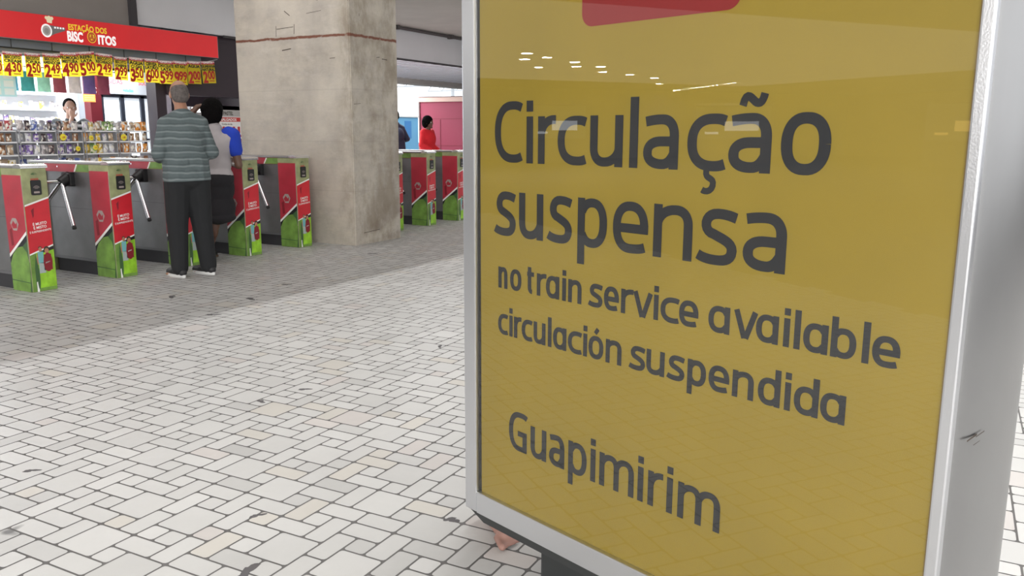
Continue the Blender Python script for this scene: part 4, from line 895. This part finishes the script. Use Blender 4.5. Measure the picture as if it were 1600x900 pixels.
for ui_, (y0_, y1_, pal, lb) in enumerate(unit_defs):
    u = thing('snack_display', 'white wire snack display '+lb, 'display rack', (-9.75, y0_, 0), 0, 'snack displays along the shop front')
    W_ = y1_-y0_; b = MB()
    for yy in (0, W_):
        for xx in (-.42, 0): b.tube((xx, yy, 0), (xx, yy, 1.305), .006, wire, n=8)
    b.tube((-.42, 0, 1.30), (-.42, W_, 1.30), .006, wire, n=8)
    b.build('frame', u)
    MB().box((-.43, 0, .1), (-.42, W_, 1.30), shelf_m).build('back_panel', u)
    zs = [.62, .84, 1.02, 1.17, 1.30]
    for z in zs: MB().box((-.42, .005, z-.022), (.01, W_-.005, z-.006), shelf_m, .003).build('shelf', u)
    for li, z in enumerate(zs[1:]):
        n_ = max(2, int(W_/.080)); s_ = (1.15, 1.04, 0.88, 1.0)[li]
        for i in range(n_):
            k = rng.choice(pal); packet(k, (-9.80+rng.uniform(-.022, .0), y0_+W_*(i+.5)/n_+rng.uniform(-.004, .004), z-.005), rng.uniform(-.28, .28), s_*rng.uniform(.86, .98), rng.uniform(-.03, .03), '%s snack packet on the %s shelf of the %s snack display' % (k, ('lowest', 'second', 'third', 'top')[li], ('leftmost', 'second', 'third', 'fourth', 'fifth', 'rightmost')[ui_]), 'snack packets in the shop-front displays', 1.0)
# yellow price discs
for y, z, r0, lb in ((5.475, 1.20, .042, 'beside the brown packets at the left'), (6.32, 1.215, .040, 'on the dark display before the attendant'), (6.69, 1.205, .030, 'upper one on the pale display'), (7.15, 1.21, .042, 'on the brown display near the man'), (6.50, 1.075, .030, 'lower left one on the pale display'), (6.735, 1.085, .030, 'lower right one on the pale display')):
    b = MB(); b.prism(ell(0, 0, r0, r0, YZ(0)), (.004, 0, 0), mat('amber_card', (.80, .52, .10) if lb[0] != 'b' else (.85, .72, .05), .6)); text(b, '1,00', 0, -r0*.3, r0*.8, rp_, YZ(.005), .02, .8, 'CENTER')
    b.box((0, -.006, 0), (.001, .006, (1.30 if z > 1.15 else 1.17)-.008-z), white); o = b.build('price_disc'); o.location = (-9.7395, y, z); tag(o, 'round yellow price disc '+lb, 'price disc', 'round yellow price discs on the snack displays')
# packets loose on top tray
tr = thing('counter_tray', 'long white tray on top of the snack displays holding violet and white packets', 'tray', (-10.02, 5.0, 1.335))
b = MB(); b.box((-.12, 0, 0), (.14, 2.56, .012), shelf_m, .003); b.box((.132, 0, .0), (.14, 2.56, .035), shelf_m); b.build('base', tr)
for i in range(26):
    y = 5.06+i*.097
    if 6.38 < y < 6.92: z_ = .42
    else: z_ = .8
    k = rng.choice(['purple', 'white', 'silver', 'white', 'blue'] if i < 17 else ['white', 'grey', 'silver', 'purple', 'dark'])
    packet(k, (-9.99+rng.uniform(-.03, .03), y, 1.347), rng.uniform(-.5, .5), .75, 0, k+' snack packet on the '+('left end' if i < 9 else 'middle' if i < 18 else 'right end')+' of the long white counter tray', 'snack packets on the counter tray', z_)
# back wall shelves
for zi, (z, cols_) in enumerate(((1.40, ['white', 'silver', 'purple', 'yellow']), (1.62, ['yellow', 'tan', 'white', 'grey']), (1.86, ['white', 'silver', 'tan', 'grey']))):
    sh = MB().box((-13.2, 4.6, z-.02), (-12.95, 8.5, z), shelf_m, .003).build('wall_shelf')
    tag(sh, ('lowest', 'middle', 'topmost')[zi]+' of the long white shelves on the bright back wall of the shop', 'shelf', 'shelves on the shop back wall')
    for i in range(24):
        y = 6.5+i*.083
        if rng.random() < .12: continue
        k = rng.choice(cols_)
        packet(k, (-13.05, y, z), rng.uniform(-.1, .1), .9, 0, k+' snack packet on the '+('lowest', 'middle', 'topmost')[zi]+' back wall shelf behind the attendant', 'packets on the back wall shelves', rng.uniform(.8, 1.3))
# hanging bags under the sign
bagc = [('cyan', (.25, .62, .72)), ('light_blue', (.5, .75, .85)), ('charcoal', (.12, .11, .14)), ('white', (.8, .8, .82)), ('sky_blue', (.15, .55, .75)), ('teal', (.05, .33, .30)), ('mint', (.35, .70, .50)), ('maroon', (.33, .06, .08)), ('cream', (.8, .7, .66)), ('violet', (.16, .10, .28)), ('wine', (.28, .05, .09))]
ly = [5.62, 5.84, 6.06, 6.28, 6.50, 6.72, 6.94, 7.16, 7.38, 7.60, 7.82]
b = MB(); b.tube((-11.0, 5.4, 2.12), (-11.0, 8.15, 2.12), .012, chrome, n=8)
for yy in (5.45, 6.8, 8.1): b.tube((-11.0, yy, 2.12), (-11.0, yy, 2.66), .006, chrome, n=6)
tag(b.build('hanging_rail'), 'chrome rail hung from the shop ceiling carrying coloured bags', 'rail')
for (nm, c), y in zip(bagc, ly):
    t = thing('hanging_bag', nm.replace('_', ' ')+' bag hanging from the chrome rail behind the price posters', 'bag', (-11.0, y, 1.80), 0, 'coloured bags hung behind the price posters')
    vs, fs = packet_mesh(.19, .26, .06); m_ = mat('bag_'+nm, c, .6, noise=.2, nscale=12); MB().add(vs, fs, m_, True).build('pouch', t)
    b = MB(); b.tube((0, -.05, .25), (0, 0, .325), .005, m_, n=6); b.tube((0, .05, .25), (0, 0, .325), .005, m_, n=6); b.build('handle', t)
# blue cabinet print at left
o = MB(); o.box((-.01, 0, 0), (.01, .34, .30), mat('cyan_card', (.55, .85, .9), .6), .003)
for i in range(2):
    for j in range(3): o.box((.0105, .03+.16*i, .02+.095*j), (.012, .15+.16*i, .095+.095*j), mat('pale_card', (.8, .9, .92), .6))
o = o.build('hanging_card'); o.location = (-10.4, 5.86, 1.70); tag(o, 'pale cyan card of small packets hanging at the left of the shop front', 'card display')
b = MB(); b.tube((-10.4, 6.03, 2.0), (-10.4, 6.03, 2.66), .003, wire, n=6); tag(b.build('hanging_wire'), 'thin wire holding the pale cyan card to the shop ceiling', 'wire')
# red column and drinks fridge
rc = thing('red_post', 'dark red post with a white round mark and orange notice left of the fridge', 'post', (-12.4, 8.56, 0))
b = MB(); b.box((-.16, 0, 0), (0, .20, 2.66), mat('dark_red_post', (.085, .003, .008), .5), .004); b.build('post', rc)
b = MB(); b.poly(ell(.09, 1.93, .04, .05, YZ(.002)), white); b.poly(ell(.105, 1.93, .03, .03, YZ(.003)), mat('dark_red_post', (.25, .015, .03))); b.build('white_mark', rc)
b = MB(); b.box((0, -.12, 1.74), (.006, .09, 1.86), mat('orange_notice', (.9, .25, .06), .5));
for k in range(3): b.box((.0065, -.10, 1.765+.032*k), (.0075, .07, 1.778+.032*k), mat('amber_print', (.9, .7, .2)))
b.build('orange_notice', rc)
fg = thing('drinks_fridge', 'tall three-door drinks fridge with lit white interior and printed header', 'fridge', (-12.5, 8.83, 0))
b = MB(); b.box((-.62, 0, 0), (-.08, 1.18, 2.28), mat('fridge_grey', (.25, .27, .30), .4, .3), .01)
b.build('cabinet', fg)
b = MB(); b.box((-.08, .0, 1.885), (.0, 1.18, 2.26), mat('fridge_header', (.5, .53, .57), .4), .006)
text(b, 'geladas', .50, 1.93, .07, mat('cyan_print', (.1, .55, .6)), YZ(.002), .02, 1, 'CENTER'); text(b, 'BEBIDAS', .22, 2.05, .10, mat('header_red', (.75, .15, .18)), YZ(.002), .03, 1, 'CENTER'); text(b, 'SUCOS', .85, 2.05, .09, mat('header_red', (.75, .15, .18)), YZ(.002), .03, 1, 'CENTER')
b.build('header', fg)
dkf = mat('dark_door_frame', (.035, .04, .055), .35, .3); lit = mat('fridge_lit_interior', (.8, .85, .9), .5, emit=(.85, .93, 1), estr=.6)
for k in range(3):
    a, c = .02+.383*k, .02+.383*(k+1); b = MB(); b.box((-.079, a, .25), (-.03, a+.035, 1.87), dkf); b.box((-.079, c-.035, .25), (-.03, c, 1.87), dkf); b.box((-.079, a, 1.83), (-.03, c, 1.87), dkf); b.box((-.079, a, .25), (-.03, c, .30), dkf); b.box((-.079, a, 1.13), (-.05, c, 1.16), dkf if k == 2 else shelf_m)
    b.box((-.078, a+.035, .30), (-.07, c-.035, 1.83), lit)
    dr = b.build('door', fg); MB().tube((-.01, c-.05, .9), (-.01, c-.05, 1.3), .01, chrome, n=8).build('handle', dr)
# kiosk right of the shop: counter, menu board, lit case
kc = thing('kiosk_counter', 'dark snack kiosk counter with white top between the shop and the pillar', 'counter', (-10.2, 8.1, 0))
b = MB(); b.box((-.5, 0, 0), (0, 1.75, .98), mat('dark_counter', (.06, .055, .06), .5), .006); b.build('cabinet', kc); MB().box((-.52, -.02, .98), (.02, 1.77, 1.01), shelf_m, .004).build('worktop', kc)
mb_ = thing('menu_board', 'white and red printed menu board standing left of the stained pillar', 'menu board', (-10.15, 9.10, 1.01))
b = MB(); b.box((-.02, 0, 0), (0, .55, .66), mat('menu_white', (.78, .76, .76), .5), .003); b.build('board', mb_)
b = MB(); G_ = YZ(.002); gy = mat('menu_grey', (.40, .38, .37), .6)
b.poly([G_(0, .50), G_(.55, .50), G_(.55, .66), G_(0, .66)], gy); b.poly([G_(0, .60), G_(.55, .60), G_(.55, .66), G_(0, .66)], mat('menu_dark', (.12, .12, .12)))
text(b, 'PASTEL', .10, .525, .075, bt, YZ(.003), .03, .8)
b.poly([G_(.0, .425), G_(.55, .425), G_(.55, .49), G_(.0, .49)], red_ink); text(b, 'SALGADOS', .05, .437, .055, white, YZ(.003), .03, 1.1)
text(b, 'Combo do dia', .06, .375, .035, bt, YZ(.003), .01, 1)
for k in range(4): b.poly(rrect(.07+k*.10, .25, .12+k*.10, .35, .012, G_), red_ink)
b.poly([G_(.0, .19), G_(.55, .19), G_(.55, .225), G_(.0, .225)], red_ink)
for k in range(3): b.poly(ell(.14+k*.15, .13, .045, .035, G_), g_dred)
b.poly([G_(.0, .05), G_(.55, .05), G_(.55, .08), G_(.0, .08)], red_ink); b.build('print', mb_)
lc = thing('lit_case', 'small bright food display case on the kiosk counter under the dark fascia', 'display case', (-10.3, 8.72, 1.01))
b = MB(); b.box((-.3, 0, 0), (0, .34, .64), mat('case_grey', (.28, .27, .28), .5), .01); b.build('case', lc)
b = MB(); b.box((.0005, .02, .56), (.004, .32, .63), mat('lit_strip', (1, 1, 1), .5, emit=(1, 1, 1), estr=2.2)); b.build('lamp', lc)

# ------------------------------------------------------------------ beyond the gates
bo = thing('market_booth', 'crimson panelled booth with a beige top rail beyond the gates', 'booth', (-10.92, 15.5, 0))
cr_ = mat('crimson_panel', (.26, .03, .065), .6); cr2 = mat('crimson_dark_seam', (.2, .02, .04), .6)
b = MB(); b.box((0, 0, 0), (3.4, 1.6, 1.93), cr_, .004)
for x in (.52, 1.1, 1.68, 2.26, 2.84): b.box((x, -.006, .05), (x+.02, 0, 1.55), cr2)
for z in (.98, 1.56): b.box((0.02, -.004, z), (3.4, 0, z+.014), cr2)
b.build('panels', bo)
b = MB(); b.box((-.02, -.03, 1.93), (3.42, 1.62, 2.03), mat('beige_rail', (.60, .42, .36), .6), .004); b.box((-.03, -.035, 2.03), (3.43, 1.63, 2.045), mat('dark_cap', (.14, .08, .08))); b.box((-.03, -.02, 0), (0.0, .05, 1.95), mat('dark_cap', (.14, .08, .08))); b.build('top_rail', bo)
bb = thing('news_stand', 'light blue stand far off in the daylight beyond the gates', 'stand', (-20.4, 27.3, 0))
b = MB(); b.box((-.5, 0, 0), (0, 1.5, 1.85), mat('pale_blue_panel', (.16, .45, .72), .6), .01); b.box((.001, .55, 1.0), (.01, 1.0, 1.7), mat('deep_blue_panel', (.05, .25, .6), .6)); b.build('panel', bb)
MB().box((-.55, -.05, 1.85), (.05, 1.55, 1.90), white).build('roof', bb)
b2 = thing('notice_stand', 'small white and blue notice panel left of the crimson booth', 'notice', (-15.2, 21.6, 0))
b = MB(); b.tube((0, .2, 0), (0, .2, 1.2), .02, chrome); b.tube((0, .5, 0), (0, .5, 1.2), .02, chrome); b.build('posts', b2); b = MB(); b.box((-.02, 0, 1.1), (.0, .7, 1.9), white, .005)
b.box((.001, .1, 1.25), (.004, .6, 1.55), mat('deep_blue_panel', (.05, .25, .6))); b.build('panel', b2)
stl = mat('pale_painted_steel', (.62, .65, .68), .5)
for i in range(5):
    t = thing('canopy_truss', 'pale steel platform canopy truss in bright daylight beyond the gates', 'truss', (-24, 22+i*5, 0), 0, 'platform canopy trusses')
    b = MB(); b.tube((0, 0, 0), (0, 0, 4.2), .09, stl); b.build('post', t)
    b = MB(); b.box((-5, -.05, 4.2), (6, .05, 4.3), stl); b.box((-5, -.05, 3.6), (6, .05, 3.67), stl)
    for k in range(11): b.tube((-5+k, 0, 3.63), (-4.5+k, 0, 4.25), .03, stl, n=6); b.tube((-4.5+k, 0, 4.25), (-4+k, 0, 3.63), .03, stl, n=6)
    b.build('truss', t)
hall_floor = slab('trim_11', (-60, 9, -.4), (-16.7, 80, -.02), mat('platform_asphalt', (.5, .5, .5), .8))

# ------------------------------------------------------------------ downlights of the outer hall (seen mirrored in the display glass)
em = mat('lit_downlight', (1, 1, 1), .5, emit=(1, .98, .93), estr=200)
DL = [(-19.15, -6.7), (-20.8, -7.4), (-20.0, -7.7), (-23.3, -9.05), (-21.0, -9.1), (-22.5, -9.95), (-22.2, -10.65), (-24.2, -11.9), (-24.9, -13.4), (-26.1, -15.2), (-29.3, -17.6)]
DL += [(-33.8+i*.55, -21.5+i*.14) for i in range(13)]
first = None
for i, (x, y) in enumerate(DL):
    if first is None:
        first = thing('downlight', 'small round lit downlight in the low ceiling behind the camera', 'light', (x, y, 3.3), 0, 'downlights of the outer hall')
        b = MB(); b.tube((0, 0, -.03), (0, 0, 0), .18, white, n=24); b.build('rim', first)
        b = MB(); b.poly(ell(0, 0, .15, .15, lambda u, v: (u, -v, -.031)), em); b.build('lens', first)
    else:
        q = dup(first, (x, y, 3.3))
        if i >= 11: q.scale = (.6, .6, 1); q['label'] = 'smaller round downlight in the long far row of the outer hall ceiling'; q['group'] = 'far row of small downlights'

# ------------------------------------------------------------------ far stalls added as bright reflections for the display glass
for i, (x, y, wd, col_, lab) in enumerate([(-28, -20.5, 3.2, (.95, .97, 1), 'added white-fronted stall with a lit panel far behind the camera'), (-21, -25.5, 2.6, (1, .62, .2), 'added bakery stall with an amber lit panel far behind the camera'), (-30.5, -13.5, 2.4, (.9, .95, 1), 'added narrow stall with cool lit shelves far behind the camera')]):
    t = thing('reflection_stall', lab, 'stall', (x, y, 0), math.atan2(-y, -x))
    b = MB(); b.box((-1.2, -wd/2, 0), (0, wd/2, 1.0), mat('stall_counter', (.35, .3, .25), .6), .01); b.box((-1.2, -wd/2, 1.0), (-1.1, wd/2, 2.4), mat('stall_back', (.5, .48, .45), .7)); b.box((-1.25, -wd/2-.05, 2.4), (.1, wd/2+.05, 2.5), mat('stall_counter', (.35, .3, .25)))
    for q in (-1, 1): b.box((-.06, q*wd/2-.04, 1.0), (0, q*wd/2+.04, 2.4), mat('stall_counter', (.35, .3, .25)))
    b.build('cabinet', t)
    b = MB(); b.box((-1.095, -wd*.35, 1.35), (-1.09, wd*.10, 1.75), mat('lit_stall_panel_%s' % ('white', 'amber', 'cool')[i], col_, .5, emit=col_, estr=3)); b.box((-1.095, wd*.18, 1.2), (-1.09, wd*.36, 1.3), mat('lit_stall_panel_%s' % ('white', 'amber', 'cool')[i], col_)); b.build('lit_panel', t)
